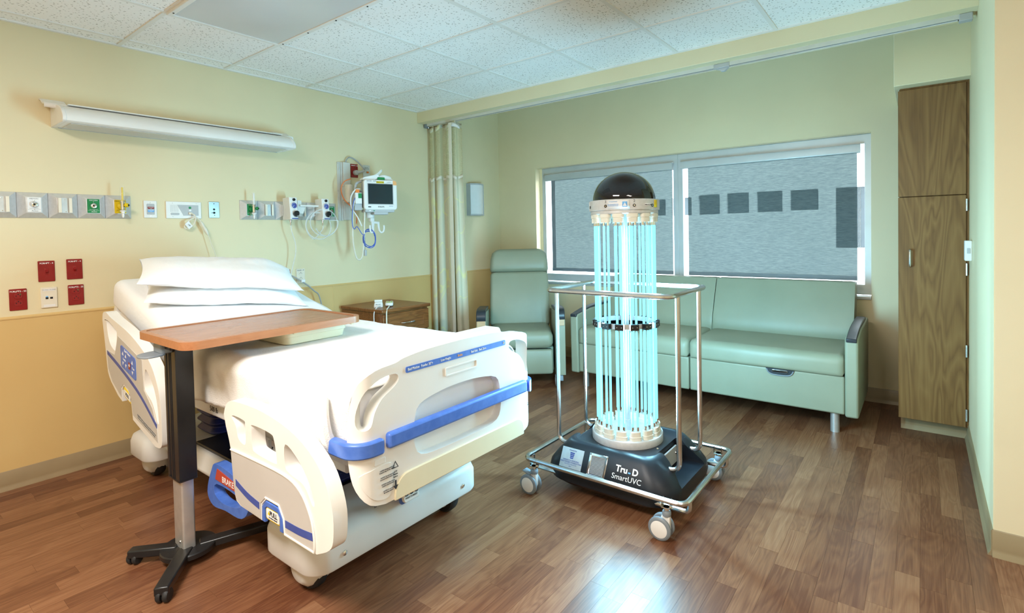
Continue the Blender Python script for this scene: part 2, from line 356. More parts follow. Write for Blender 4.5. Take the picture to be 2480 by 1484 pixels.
def tag(o, label=None, cat=None, group=None, kind=None):
    if label: o['label'] = label
    if cat: o['category'] = cat
    if group: o['group'] = group
    if kind: o['kind'] = kind
    return o
def thing(name, label, cat, loc=(0, 0, 0), rz=0.0, group=None, kind=None):
    o = bpy.data.objects.new(name, None); COL.objects.link(o); o.empty_display_size = 0.1
    o.location = loc; o.rotation_euler = (0, 0, rz)
    o.matrix_basis = Matrix.Translation(Vector(loc)) @ Matrix.Rotation(rz, 4, 'Z')
    return tag(o, label, cat, group, kind)
def wmat(o):
    m = o.matrix_basis.copy()
    if o.parent: m = wmat(o.parent) @ o.matrix_parent_inverse @ m
    return m
def ob(name, mb, material, parent=None, bevel=0, seg=2, local=False, smooth=True, ang=35, sub=0, solid=0, cuts=None, weld=False, label=None, fix=True, me=None):
    if me is None: me = mb.mesh(name, smooth, ang, fix, cuts, weld)
    if not me.materials: me.materials.append(material)
    o = bpy.data.objects.new(name, me); COL.objects.link(o)
    if parent:
        o.parent = parent
        if not local: o.matrix_parent_inverse = wmat(parent).inverted()
    if solid:
        m = o.modifiers.new('solid', 'SOLIDIFY'); m.thickness = solid; m.offset = 0
    if bevel:
        m = o.modifiers.new('bevel', 'BEVEL'); m.width = bevel; m.segments = seg; m.limit_method = 'ANGLE'; m.angle_limit = R(40)
        m.harden_normals = False
    if sub:
        m = o.modifiers.new('sub', 'SUBSURF'); m.levels = sub; m.render_levels = sub
    if label: o['label'] = label
    return o
def struct(name, mb, material, **k):
    return tag(ob(name, mb, material, **k), kind='structure')
def single(name, mb, material, label, cat, group=None, **k):
    return tag(ob(name, mb, material, **k), label, cat, group)
def copy_tree(o, parent=None):
    c = o.copy(); COL.objects.link(c); c.parent = parent
    if parent is not None: c.matrix_parent_inverse = o.matrix_parent_inverse.copy()
    for ch in [x for x in bpy.data.objects if x.parent == o]: copy_tree(ch, c)
    return c
def text(body, size, M, material, parent, name='lettering', ext=0.0004, align='CENTER', sx=1.0, bold=0.0, label=None):
    """M: 4x4 placing the text plane (x right, y up, z outwards)"""
    cu = bpy.data.curves.new(name, 'FONT'); cu.body = body; cu.size = size; cu.align_x = align; cu.align_y = 'CENTER'
    cu.extrude = ext; cu.offset = bold; cu.resolution_u = 3; cu.space_line = 0.95
    tmp = bpy.data.objects.new('tmp', cu); COL.objects.link(tmp)
    me = bpy.data.meshes.new_from_object(tmp); bpy.data.objects.remove(tmp); bpy.data.curves.remove(cu)
    me.transform(M @ Matrix.Diagonal((sx, 1, 1, 1))); me.name = name
    me.materials.clear(); me.materials.append(material)
    o = bpy.data.objects.new(name, me); COL.objects.link(o)
    if parent: o.parent = parent; o.matrix_parent_inverse = wmat(parent).inverted()
    if label: o['label'] = label
    return o
def plane_m(o, ux, uy):
    """text frame: origin, x axis, y axis"""
    ux = Vector(ux).normalized(); uy = Vector(uy); uz = ux.cross(uy).normalized(); uy = uz.cross(ux); o = Vector(o)
    return Matrix(((ux.x, uy.x, uz.x, o.x), (ux.y, uy.y, uz.y, o.y), (ux.z, uy.z, uz.z, o.z), (0, 0, 0, 1)))
def head_m(x, z, y): return plane_m((x, y, z), (1, 0, 0), (0, 0, 1))
def pjz(p):
    d = Vector(p)-CAM; z = d.dot(_f)
    if z < 0.1: return None
    return (1267.963+1275.817*d.dot(_rt)/z, 597.901-1275.817*d.dot(_up)/z, z)
def area(name, loc, target, sx, sy, power, color, parent=None, spread=None):
    L = bpy.data.lights.new(name, 'AREA'); L.shape = 'RECTANGLE'; L.size = sx; L.size_y = sy; L.energy = power; L.color = color
    o = bpy.data.objects.new(name, L); COL.objects.link(o)
    o.location = loc; o.rotation_euler = (Vector(target)-Vector(loc)).to_track_quat('-Z', 'Y').to_euler()
    if spread: L.spread = R(spread)
    if parent: o.parent = parent; o.matrix_parent_inverse = wmat(parent).inverted()
    return o
# ------------------------------------------------------------------ the room
ZC = 2.499           # ceiling grid
XB = 2.985           # beam face
XW = 4.2036          # window wall
YR = -4.12           # side wall of the alcove
XE = 2.255           # end face of the right wall
X0, Y0 = -2.35, -6.0 # room behind the camera
# floor : planks
floor = struct('floor', MB().box(X0, XW+0.1, Y0, 0.05, -0.06, -0.0042), m_sub)
PW = 0.0762; planks = []
unit = MB().box(-0.5, 0.5, -0.5, 0.5, -1, 0).mesh('plank', False); unit.materials.append(m_floor)
y = 0.0; row = 0
while y > Y0:
    xx = X0-rnd.random()*0.5
    while xx < XW:
        L = rnd.choice((0.30, 0.38, 0.46, 0.53, 0.61, 0.76))
        a, b = max(xx, X0), min(xx+L, XW)
        xx += L
        if b-a < 0.02: continue
        if a > XE-0.02 and y-PW < YR-0.02: continue
        c = ((a+b)/2, y-PW/2); pr = pjz((c[0], c[1], 0)); size = 0
        if pr and -120 < pr[0] < 2600 and -50 < pr[1] < 1640:
            q = [pjz((px, py, 0)) for px, py in ((a, y), (b, y), (b, y-PW), (a, y-PW))]
            if all(q): size = abs(sum(q[i][0]*q[(i+1) % 4][1]-q[(i+1) % 4][0]*q[i][1] for i in range(4)))/2
            # what lies under the bed, the uv base and the sofa does not show
            if 0.62 < c[0] < 1.25 and c[1] > -2.0: size *= 0.1
        planks.append((size, a, b, y))
    y -= PW; row += 1
planks.sort(key=lambda t: -t[0])
for k, (sz, a, b, yy) in enumerate(planks[:298]):
    o = bpy.data.objects.new('plank', unit); COL.objects.link(o); o.parent = floor
    o.location = ((a+b)/2, yy-PW/2, 0); o.scale = (b-a-0.0005, PW-0.0005, 0.004)
mb = MB()
for (sz, a, b, yy) in planks[298:]:
    mb.box(a+0.00025, b-0.00025, yy-PW+0.00025, yy-0.00025, -0.004, 0)
tag(ob('plank_field', mb, m_floor, floor, smooth=False, fix=False), kind='stuff')

# walls
wl = struct('wall_left', MB().box(X0-0.1, XW+0.1, 0, 0.1, -0.05, 2.9), m_wall)
edges = [X0, -1.64, -0.42, 0.80, 2.02, 3.24, XW]
for a, b in zip(edges[:-1], edges[1:]):
    ob('wainscot_panel', MB().box(a+0.0015, b-0.0015, -0.004, 0.001, 0.10, 0.908), m_wains, wl, bevel=0.001, seg=1)
for a in edges[1:-1]:
    ob('joint_strip', MB().box(a-0.004, a+0.004, -0.006, 0, 0.10, 0.908), m_wains, wl, bevel=0.0015)
struct('trim_1', MB().prism([(0, 0.906), (-0.007, 0.908), (-0.008, 0.915), (-0.004, 0.922), (0, 0.924)], X0, XW, lambda a, b, w: (w, a, b)), m_wains)
def cove(y, h=0.105, t=0.006):    # vinyl base profile (d, z)
    return [(0, 0), (0.016, 0.0), (0.0155, 0.004), (0.008, 0.018), (t, 0.03), (t, h-0.004), (t-0.003, h), (0, h)]
struct('baseboard_left', MB().prism([(-d, z) for d, z in cove(0)], X0, XW, lambda a, b, w: (w, a, b)), m_base, ang=50)
# window wall with opening
WY0, WY1, WZ0, WZ1 = -3.590, -0.520, 0.775, 2.022
mb = MB().box(XW, XW+0.14, Y0, WY0, -0.05, 2.9).box(XW, XW+0.14, WY1, 0.1, -0.05, 2.9)
mb.box(XW, XW+0.14, WY0, WY1, -0.05, WZ0-0.012).box(XW, XW+0.14, WY0, WY1, WZ1, 2.9)
struct('wall_back', mb, m_wall)
struct('baseboard_back', MB().prism([(-d, z) for d, z in cove(0)], YR, 0, lambda a, b, w: (XW+a, w, b)), m_base, ang=50)
struct('wall_right', MB().box(XE, XW+0.1, Y0, YR, -0.05, 2.9), m_pink)
ob('alcove_face', MB().box(XE+0.001, XW, YR-0.001, YR+0.003, 0, 2.9), m_wall, bpy.data.objects['wall_right'])
mb = MB().prism([(d, z) for d, z in cove(0)], XE-0.004, 3.70, lambda a, b, w: (w, YR+0.003+a, b))
mb.prism([(-d, z) for d, z in cove(0)], Y0, YR+0.006, lambda a, b, w: (XE+a, w, b))
struct('baseboard_right', mb, m_base, ang=50)
struct('wall_entry', MB().box(X0-0.1, X0, Y0, 0, -0.05, 2.9), m_wall)
struct('wall_front', MB().box(X0-0.1, XE, Y0-0.1, Y0, -0.05, 2.9), m_pink)
# header beam and soffit over the wardrobe
struct('trim_2', MB().box(XB, 3.17, YR, 0, 2.396, 2.9), m_wall, bevel=0.004)
struct('trim_3', MB().box(3.515, XW, YR, -3.752, 2.172, 2.9), m_wall, bevel=0.004)

# ceiling : tiles on an exposed grid
ceil = struct('ceiling', MB().box(X0-0.1, XB, Y0, 0.0, ZC+0.2, ZC+0.3).box(XB, XW+0.1, YR-0.1, 0.1, 2.80, 2.9), m_white)
T = 0.6096; MY = -0.1468
ys = [0.0]+[MY-T*k for k in range(11) if MY-T*k > Y0]+[Y0]
xs = [X0]+[T*k for k in range(-3, 5) if X0 < T*k < XB]+[XB]
LX0, LX1, LY1, LY0 = T, 2*T, MY-T, MY-3*T        # the 2 x 4 ft troffer in view
LIT = [(-T*2, -T, MY-3*T, MY-5*T), (-T, 0, MY-7*T, MY-9*T)]
tileme = MB().box(-0.5, 0.5, -0.5, 0.5, 0, 1).mesh('ceiling_tile', False); tileme.materials.append(m_tile)
def inlamp(cx, cy):
    for a, b, t, u in [(LX0, LX1, LY1, LY0)]+LIT:
        if a < cx < b and u < cy < t: return True
for i in range(len(xs)-1):
    for j in range(len(ys)-1):
        cx, cy = (xs[i]+xs[i+1])/2, (ys[j]+ys[j+1])/2
        if inlamp(cx, cy) or (cx > XE and cy < YR): continue
        o = bpy.data.objects.new('ceiling_tile', tileme); COL.objects.link(o); o.parent = ceil
        o.location = (cx, cy, ZC+0.006); o.scale = (xs[i+1]-xs[i]-0.004, ys[j]-ys[j+1]-0.004, 0.015)
def gbar(a, b, c, d):
    ob('grid_bar', MB().box(a, b, c, d, ZC, ZC+0.007), m_white, ceil, bevel=0.001, seg=1)
for x in xs[1:-1]: gbar(x-0.012, x+0.012, Y0, 0.0)
for yy in ys[1:-1]:
    for i in range(len(xs)-1):
        if inlamp((xs[i]+xs[i+1])/2, yy): continue
        gbar(xs[i]+0.012 if i else xs[i], xs[i+1]-0.012, yy-0.012, yy+0.012)
mb = MB().box(X0, XB, -0.022, 0, ZC-0.002, ZC+0.006)
ob('wall_angle', mb, m_white, ceil); ob('wall_angle', MB().box(XB-0.022, XB, YR, -0.02, ZC-0.002, ZC+0.006), m_white, ceil)

# ------------------------------------------------------------------ windows
def window(name, y0, y1):
    w = thing(name, None, None, (XW+0.1, (y0+y1)/2, WZ0), kind='structure')
    f = MB(); X = XW+0.085
    outer = [(y0, 0.790), (y1, 0.790), (y1, 2.018), (y0, 2.018)]
    inner = [(y0+0.045, 0.868), (y1-0.045, 0.868), (y1-0.045, 1.945), (y0+0.045, 1.945)]
    ob('window_frame', MB().prism(outer, 0, 0.05, YZ(X), [inner]), m_frame, w, bevel=0.003)
    ob('pane', MB().box(X+0.03, X+0.034, y0+0.04, y1-0.04, 0.86, 1.95), m_glass, w)
    return w
window('window_1', -2.086, -0.548); window('window_2', -3.588, -2.086)
ob('jamb_liner', MB().box(XW+0.081, XW+0.14, -0.552, -0.5195, WZ0, WZ1), m_wall, bpy.data.objects['wall_back'])
struct('trim_4', MB().prism(rr(XW-0.012, XW+0.085, WZ0-0.012, WZ0+0.013, 0.004), WY0+0.001, WY1-0.001, lambda a, b, w: (a, w, b)), m_frame)
ob('head_trim', MB().box(XW+0.004, XW+0.08, WY0+0.001, WY1-0.001, WZ1-0.005, WZ1), m_wall, bpy.data.objects['wall_back'])
def shade(y0, y1, ca, cb, label, side):
    X = XW+0.055
    r = thing('roller_shade', label, 'window shade', (X, (y0+y1)/2, 1.94), group='roller shades')
    ob('cassette', MB().prism(rr(X-0.028, X+0.022, 1.872, 1.938, 0.006), ca, cb, lambda a, b, w: (a, w, b)), m_frame, r)
    ob('cloth', MB().box(X, X+0.0012, y0, y1, 0.93, 1.875), m_shade, r, smooth=False)
    ob('bottom_bar', MB().prism(rr(X-0.006, X+0.008, 0.900, 0.934, 0.004), y0, y1, lambda a, b, w: (a, w, b)), m_greyp, r)
    if side:    # bead chain
        for s in (0, 0.012):
            mb = MB(); z = 1.87
            while z > 1.05: mb.lathe([(0, -0.003), (0.0026, -0.0015), (0.0026, 0.0015), (0, 0.003)], (X-0.01, side+s, z), 'z', 5); z -= 0.0075
            ob('bead_chain', mb, m_white, r)
    return r
shade(-2.043, -0.688, -2.052, -0.618, 'left roller shade of grey-blue screen cloth in the narrower window half', 0)
shade(-3.498, -2.190, -3.520, -2.128, 'right roller shade of grey-blue screen cloth showing a row of dark squares', -3.517)
mb = MB().box(XW+0.05, XW+0.06, -0.722, -0.690, 0.90, 1.875)
ob('side_band', MB().box(XW+0.052, XW+0.0545, -0.735, -0.690, 0.932, 1.873), m_greyp, bpy.data.objects['roller_shade'])

# ------------------------------------------------------------------ outside : building across the street
fb = thing('office_building', 'pale building with small square dark windows seen through the shades', 'building', (15, 0, -6))
wins = [(2.36, 2.96, 1.77, 2.26), (1.56, 2.16, 1.75, 2.28), (0.745, 1.345, 1.75, 2.32), (-0.05, 0.545, 1.755, 2.325), (-0.90, -0.26, 1.76, 2.32), (-1.752, -1.096, 1.773, 2.306), (-3.4, -2.14, 0.78, 2.30), (3.16, 3.76, 1.75, 2.26), (3.96, 4.56, 1.75, 2.26)]
outer = [(-14, -6), (16, -6), (16, 9), (-14, 9)]
ob('wall', MB().prism(outer, 0, 0.4, YZ(15), [[(a, c), (b, c), (b, d), (a, d)] for a, b, c, d in wins]), m_facade, fb, smooth=False)
for a, b, c, d in wins: ob('window_pane', MB().box(15.12, 15.16, a, b, c, d), m_facwin, fb)
single('street', MB().box(4.6, 60, -40, 40, -6.2, -6.0), m_ground, 'grey street surface below the window', 'street')
# ------------------------------------------------------------------ lights of the room
def troffer(a, b, t, u, label, lit):
    r = thing('ceiling_light', label, 'ceiling light', ((a+b)/2, (t+u)/2, ZC), group='two by four foot ceiling lights')
    z = ZC
    ob('frame', MB().prism([(a, u), (b, u), (b, t), (a, t)], -0.014, 0.008, XY(z), [[(a+0.026, u+0.026), (a+0.026, t-0.026), (b-0.026, t-0.026), (b-0.026, u+0.026)]]), m_white, r, bevel=0.003)
    hb = MB(); d = 0.10     # housing : four walls and a top
    hb.box(a, a+0.004, u, t, z, z+d).box(b-0.004, b, u, t, z, z+d).box(a, b, u, u+0.004, z, z+d).box(a, b, t-0.004, t, z, z+d).box(a, b, u, t, z+d, z+d+0.004)
    ob('housing', hb, m_white, r)
    if lit:
        ob('diffuser', MB().box(a+0.024, b-0.024, u+0.024, t-0.024, z+0.002, z+0.006), m_lamp_on, r)
    else:
        ob('lens', MB().box(a+0.024, b-0.024, u+0.024, t-0.024, z-0.008, z-0.004), m_lens, r)
        cx = (a+b)/2
        for yc in ((t*0.75+u*0.25), (t*0.25+u*0.75)):
            prof = [(0.115*math.sin(R(q)), 0.085*(1-math.cos(R(q)))) for q in range(-80, 81, 10)]
            ob('reflector_basket', MB().grid(len(prof), 2, lambda i, j: (cx+prof[int(round(i*(len(prof)-1)))][0], yc-0.24+0.48*j, z+0.012+prof[int(round(i*(len(prof)-1)))][1])), m_white, r, solid=0.002)
            ob('end_plate', MB().prism([(cx+p, z+0.012+q) for p, q in prof], yc-0.244, yc-0.240, lambda A, B, w: (A, w, B)), m_white, r)
        for s in (a+0.013, b-0.013):
            for k in range(5):
                yy = u+0.06+(t-u-0.12)*k/4
                ob('screw', MB().lathe([(0.0045, -0.0165), (0.0045, -0.0135)], (s, yy, z), 'z', 8), m_dark, r)
    return r
troffer(LX0, LX1, LY1, LY0, 'unlit white ceiling light panel above the bed', False)
WARM = (1.0, 0.94, 0.88)
for k, (a, b, t, u) in enumerate(LIT):
    r = troffer(a, b, t, u, ['lit warm ceiling light panel left of the bed', 'lit warm ceiling light panel over the entry'][k], True)
    area('lamp', ((a+b)/2, (t+u)/2, ZC-0.02), ((a+b)/2, (t+u)/2, 0), b-a-0.08, t-u-0.08, (112, 32)[k], WARM, r)
# ------------------------------------------------------------------ ultraviolet disinfection tower
def boolean(o, cutters):
    tmp = []
    for c in cutters:
        co = bpy.data.objects.new('cutter', c.mesh('cutter', False)); COL.objects.link(co); tmp.append(co)
        m = o.modifiers.new('b', 'BOOLEAN'); m.operation = 'DIFFERENCE'; m.object = co; m.solver = 'EXACT'
    bpy.context.view_layer.update()
    dg = bpy.context.evaluated_depsgraph_get()
    me = bpy.data.meshes.new_from_object(o.evaluated_get(dg)); o.modifiers.clear()
    old = o.data; o.data = me; me.name = o.name
    for c in tmp:
        bpy.data.objects.remove(c, do_unlink=True)
    return o
UX, UY = 1.955, -2.685
UV = thing('disinfection_tower', 'glowing blue ultraviolet lamp tower on a black wheeled base with black dome top', 'disinfection robot', (UX, UY, 0))
def P(r, a, z): return (UX+r*math.cos(a), UY+r*math.sin(a), z)
TOW = math.atan2(CAM.y-UY, CAM.x-UX)      # azimuth that faces the doorway
# base shell
prof = [(0.055, 0.225, 0.27, 0.16), (0.062, 0.262, 0.315, 0.15), (0.085, 0.288, 0.345, 0.14), (0.115, 0.292, 0.350, 0.13), (0.15, 0.285, 0.340, 0.12), (0.20, 0.262, 0.300, 0.10),
        (0.24, 0.238, 0.262, 0.085), (0.258, 0.224, 0.246, 0.08), (0.266, 0.212, 0.234, 0.075), (0.267, 0.196, 0.218, 0.065), (0.262, 0.190, 0.212, 0.06)]
loops = [[(UX+0.005+px, UY+py, z) for px, py in rr(-hx, hx, -hy, hy, q, 8)] for z, hx, hy, q in prof]
body = ob('base_shell', MB().loft(loops), m_uvbody, UV, ang=55)
sc = []
for s in (-1, 1):
    pl = [(1.845, 0.30), (1.845, 0.235), (1.80, 0.16), (1.80, 0.145), (2.11, 0.145), (2.11, 0.16), (2.065, 0.235), (2.065, 0.30)]
    w0, w1 = (-0.21, -0.40) if s < 0 else (0.21, 0.40)
    sc.append(MB().prism(pl, w0, w1, XZ(UY)))
boolean(body, sc)
for p in body.data.polygons: p.use_smooth = True
body.data.set_sharp_from_angle(angle=R(40))
for s in (-1, 1):
    ob('hoop_bracket', MB().box(1.855, 2.055, UY+s*0.213, UY+s*0.222, 0.15, 0.235), m_lgrey, UV, bevel=0.003)
    for xq in (1.87, 2.04):
        ob('bolt', MB().lathe([(0.008, 0), (0.006, 0.004), (0, 0.005)], (xq, UY+s*0.222, 0.20), (0, s, 0), 10), m_chrome, UV)
# bumper rail, under-bars
rx0, rx1, ry0, ry1, rz = 1.615, 2.293, -3.108, -2.272, 0.170
rail = [(p[0], p[1], rz) for p in rr(rx0, rx1, ry0, ry1, 0.045, 5)]
ob('bumper_rail', MB().tube(rail, 0.0118, 10, True), m_steel, UV)
for xq in (1.688, 2.220):
    ob('under_bar', MB().tube(fillet([(xq, ry0+0.006, rz-0.005), (xq, ry0+0.006, 0.108), (xq, ry1-0.006, 0.108), (xq, ry1-0.006, rz-0.005)], 0.035), 0.0105, 8), m_steel, UV)
# guard hoop
hx0, hx1, hy0, hy1, hz = 1.715, 2.205, -3.012, -2.358, 1.022
ob('guard_ring', MB().tube([(p[0], p[1], hz) for p in rr(hx0, hx1, hy0, hy1, 0.05, 6)], 0.0128, 10, True), m_steel, UV)
for s, yq in ((1, hy0), (-1, hy1)):
    for xq in (1.815, 2.095):
        ob('guard_post', MB().tube(fillet([(xq, yq, hz-0.008), (xq, yq, 0.214), (xq, UY-s*0.20, 0.214)], 0.045, 7), 0.0112, 10), m_steel, UV)
# casters
def caster(x, y, brake):
    c = ob('caster_fork', MB().prism([(y-0.016, 0.112), (y-0.016, 0.05), (y-0.002, 0.022), (y+0.03, 0.05), (y+0.028, 0.085), (y+0.016, 0.112)], -0.011, 0.011, YZ(x)), m_white, UV, bevel=0.004)
    for s in (-1, 1):
        ob('tire', MB().lathe([(0.034, 0), (0.046, 0), (0.050, 0.004), (0.050, 0.012), (0.046, 0.016), (0.040, 0.0175)], (x+s*0.0125, y+0.024, 0.0503), (s, 0, 0), 28), m_greyp, c)
        ob('hub_cap', MB().lathe([(0.036, 0.004), (0.0395, 0.0165), (0.030, 0.0195), (0, 0.020)], (x+s*0.0125, y+0.024, 0.0503), (s, 0, 0), 28), m_white, c)
    ob('swivel_collar', MB().lathe([(0.018, 0.106), (0.019, 0.112), (0.019, 0.122), (0.016, 0.127)], (x, y, 0), 'z', 18), m_greyp, c)
    ob('stem', MB().lathe([(0.011, 0.127), (0.011, 0.136), (0.014, 0.138), (0.014, 0.144)], (x, y, 0), 'z', 14), m_chrome, c)
    cl = MB().box(x-0.013, x+0.013, y-0.020, y-0.017, 0.142, 0.178).box(x-0.013, x+0.013, y+0.017, y+0.020, 0.142, 0.178).box(x-0.013, x+0.013, y-0.020, y+0.020, 0.140, 0.144)
    ob('rail_clamp', cl, m_chrome, c)
    if brake: ob('brake_pedal', MB().prism([(y+0.012, 0.105), (y+0.058, 0.116), (y+0.062, 0.110), (y+0.016, 0.097)], -0.018, 0.018, YZ(x-0.004)), m_greyp, c, bevel=0.002)
for (x, y, b) in ((1.618, -2.335, 1), (1.618, -3.028, 0), (2.290, -3.040, 0), (2.290, -2.335, 0)): caster(x, y, b)
# lamp plate, pole, mid ring, collar, dome
ob('lamp_plate', MB().lathe([(0.0, 0.258), (0.177, 0.258), (0.178, 0.262), (0.178, 0.296), (0.176, 0.299), (0, 0.299)], (UX, UY, 0), 'z', 56), m_gasalu, UV)
ob('centre_pole', MB().lathe([(0.0185, 0.299), (0.0185, 0.352), (0.0165, 0.353), (0.0165, 1.40)], (UX, UY, 0), 'z', 20), m_alu, UV)
ob('spacer_ring', MB().lathe([(0.140, 0.838), (0.146, 0.838), (0.146, 0.862), (0.140, 0.862), (0.140, 0.838)], (UX, UY, 0), 'z', 48), m_alu, UV)
collar = ob('collar', MB().lathe([(0, 1.398), (0.164, 1.398), (0.168, 1.402), (0.168, 1.417), (0.175, 1.418), (0.175, 1.466), (0.172, 1.469), (0.150, 1.469)], (UX, UY, 0), 'z', 56), m_gasalu, UV)
ob('dome', MB().lathe([(0.158*math.cos(R(a)), 1.466+0.148*math.sin(R(a))) for a in range(0, 91, 6)][:-1]+[(0, 1.614)], (UX, UY, 0), 'z', 56), m_gloss, UV)
for k in range(4):
    a = TOW+R(45+90*k); ob('plate_screw', MB().lathe([(0.006, 0), (0.005, 0.003), (0, 0.004)], P(0.20, a, 0.263), 'z', 10), m_chrome, UV)
# 14 upper and 14 lower twin-tube lamps
sockL = rr(-0.026, 0.026, -0.016, 0.016, 0.012, 4)
def socket_mb(top):
    mb = MB(); s = -1 if top else 1
    mb.loft([[(px*1.12, py*1.15, 0) for px, py in sockL], [(px*1.12, py*1.15, s*0.018) for px, py in sockL], [(px, py, s*0.019) for px, py in sockL], [(px*0.97, py*0.97, s*0.042) for px, py in sockL]])
    return mb
def tubes_mb(z0, z1, s):
    mb = MB(); r = 0.0058
    for q in (-0.0126, 0.0126):
        mb.lathe([(0.003, z0), (r, z0+0.006), (r, z1-0.006), (0.003, z1)], (q, 0, 0), 'z', 8)
    return mb
me_su = socket_mb(True).mesh('lamp_socket'); me_sl = socket_mb(False).mesh('lamp_socket'); me_su.materials.append(m_socket); me_sl.materials.append(m_socket)
me_tu = tubes_mb(-0.500, 0, 0).mesh('lamp_tube'); me_tl = tubes_mb(0, 0.470, 0).mesh('lamp_tube'); me_tu.materials.append(m_tube); me_tl.materials.append(m_tube)
me_cl = MB().box(-0.021, 0.021, -0.011, 0.012, -0.014, 0.014).mesh('tube_clamp', False); me_cl.materials.append(m_black)
capm = MB()
for q in (-0.0126, 0.0126): capm.lathe([(0.0062, 0), (0.0062, 0.022)], (q, 0, 0), 'z', 8)
me_cap = capm.mesh('lamp_end'); me_cap.materials.append(m_chrome)
me_sc = MB()
for q in (-0.011, 0.011): me_sc.lathe([(0.0032, 0), (0.002, 0.0025), (0, 0.003)], (q, 0, 0), 'y', 6)
me_sc = me_sc.mesh('clamp_screws'); me_sc.materials.append(m_chrome)
for k in range(14):
    a = TOW+R(-10.9+360/14*k)      # radial direction
    rot = Matrix.Rotation(a-PI/2, 4, 'Z')
    def inst(me, name, r, z, par=None):
        o = bpy.data.objects.new(name, me); COL.objects.link(o); o.parent = par or UV
        o.matrix_parent_inverse = wmat(par or UV).inverted()
        o.matrix_basis = Matrix.Translation(P(r, a, z)) @ rot
        return o
    for up in (1, 0):
        s = inst(me_su if up else me_sl, 'lamp_socket', 0.148, 1.400 if up else 0.299)
        t = inst(me_tu if up else me_tl, 'lamp_tube', 0.148, 1.345 if up else 0.360)
        inst(me_cap, 'lamp_end', 0.148, 1.343 if up else 0.341, t)
    c = inst(me_cl, 'tube_clamp', 0.155, 0.850)
    inst(me_sc, 'clamp_screw', 0.1665, 0.850, c)
# the light the lamps give
UVC = (0.35, 0.80, 1.05)
for k in range(7):
    a = TOW+R(-10.9+360/14*(2*k+0.5))
    area('lamp_glow', P(0.150, a, 0.86), P(3, a, 0.86), 0.03, 0.96, 20.0, UVC, UV)
for k in range(4):
    a = TOW+R(-10.9+360/14*(0.5+3.5*k))
    area('lamp_glow_inner', P(0.135, a, 0.86), (UX, UY, 0.86), 0.02, 0.94, 2.2, UVC, UV)
# collar print
def cm(ang, z, r=0.1755):
    a = TOW+ang; return plane_m(P(r, a, z), (-math.sin(a), math.cos(a), 0), (0, 0, 1))
def curved(a0, a1, z0, z1, r, m, name, par, n=8, t=0.0006):
    mb = MB().grid(n, 2, lambda i, j: P(r, TOW+a0+(a1-a0)*i, z0+(z1-z0)*j)); return ob(name, mb, m, par, solid=t)
curved(R(-26), R(9), 1.422, 1.463, 0.1756, m_paper, 'warning_label', collar)
curved(R(-2.5), R(5), 1.431, 1.456, 0.1762, m_inkc, 'warning_square', collar, 4)
wt = MB().prism([(-0.0095, -0.008), (0.0095, -0.008), (0, 0.0095)], 0, 0.0004, lambda a, b, w_: tuple(cm(R(1.2), 1.4425, 0.1768) @ Vector((a, b, w_))))
ob('warning_triangle', wt, m_inkw, collar)
text('!', 0.013, cm(R(1.2), 1.442, 0.1774), m_inkc, collar)
text('UV RADIATION', 0.006, cm(R(-17), 1.456, 0.1766), m_inkc, collar); text('Do not look directly at lamp.\nEye or skin damage can result.\nAuthorized operators only.', 0.0045, cm(R(-17), 1.441, 0.1766), m_inkc, collar)
text('3', 0.019, cm(R(-30), 1.4575, 0.1758), m_inkg, collar); text('2', 0.019, cm(R(16), 1.4575, 0.1758), m_inkg, collar)
for an in (-30, 16, 50, -72):
    q = TOW+R(an); ob('key_lock', MB().lathe([(0.0075, 0), (0.007, 0.003), (0.005, 0.003), (0.0045, 0.001), (0, 0.001)], P(0.1745, q, 1.437), (math.cos(q), math.sin(q), 0), 14), m_black, collar)
    ob('key_barrel', MB().lathe([(0.0042, 0), (0.0035, 0.0024), (0, 0.0026)], P(0.1745, q, 1.437), (math.cos(q), math.sin(q), 0), 10), m_chrome, collar)
curved(R(34), R(48), 1.434, 1.446, 0.1757, m_paper, 'serial_label', collar, 4)
text('SERIAL NO. 0852', 0.0062, cm(R(41), 1.440, 0.1764), m_ink, collar)
for an in (60, -80): curved(R(an-5), R(an+5), 1.428, 1.464, 0.1757, m_yellow if an > 0 else m_paper, 'hazard_label', collar, 4)
# front face furniture (face runs from z .15 to .25 on the doorway side)
fx = lambda z: UX+0.005-(0.285+(z-0.15)*(0.238-0.285)/(0.24-0.15))
fn = Vector((fx(0.24)-fx(0.15), 0, 0.09)).normalized()
def face(y, z, off=0.001):
    n = Vector((-fn.z, 0, fn.x)); return plane_m(Vector((fx(z), y, z))+n*off, (0, -1, 0), fn)
def facep(a, b, c, d): return lambda u, v, w_: tuple(face(0, 0.195, 0) @ Vector((u, v, w_)))
pq = ob('plaque', MB().prism([(2.447, -0.048), (2.570, -0.048), (2.570, 0.047), (2.447, 0.047)], 0.001, 0.003, facep(0, 0, 0, 0)), m_alu, UV)
M0 = face(0, 0.195, 0.0034)
def ft(s, size, u, v, m, par, **k): return text(s, size, M0 @ Matrix.Translation((u, v, 0)), m, par, **k)
ft('Donated by', 0.0085, 2.508, 0.036, m_inkb, pq); ft('SARASOTA MEMORIAL', 0.0092, 2.508, -0.012, m_inkb, pq); ft('HEALTHCARE FOUNDATION', 0.0098, 2.508, -0.021, m_inkb, pq, sx=0.92)
ft('I N C O R P O R A T E D', 0.0065, 2.508, -0.030, m_inkb, pq); ft('2015', 0.007, 2.508, -0.039, m_inkb, pq)
em = MB()
for k in range(4): em.prism([(2.508-0.014+k*0.0012, 0.027-k*0.008), (2.508+0.014-k*0.0012, 0.027-k*0.008), (2.508+0.011-k*0.0012, 0.021-k*0.008), (2.508-0.011+k*0.0012, 0.021-k*0.008)], 0, 0.0004, lambda u, v, w_: tuple(M0 @ Vector((u, v, w_))))
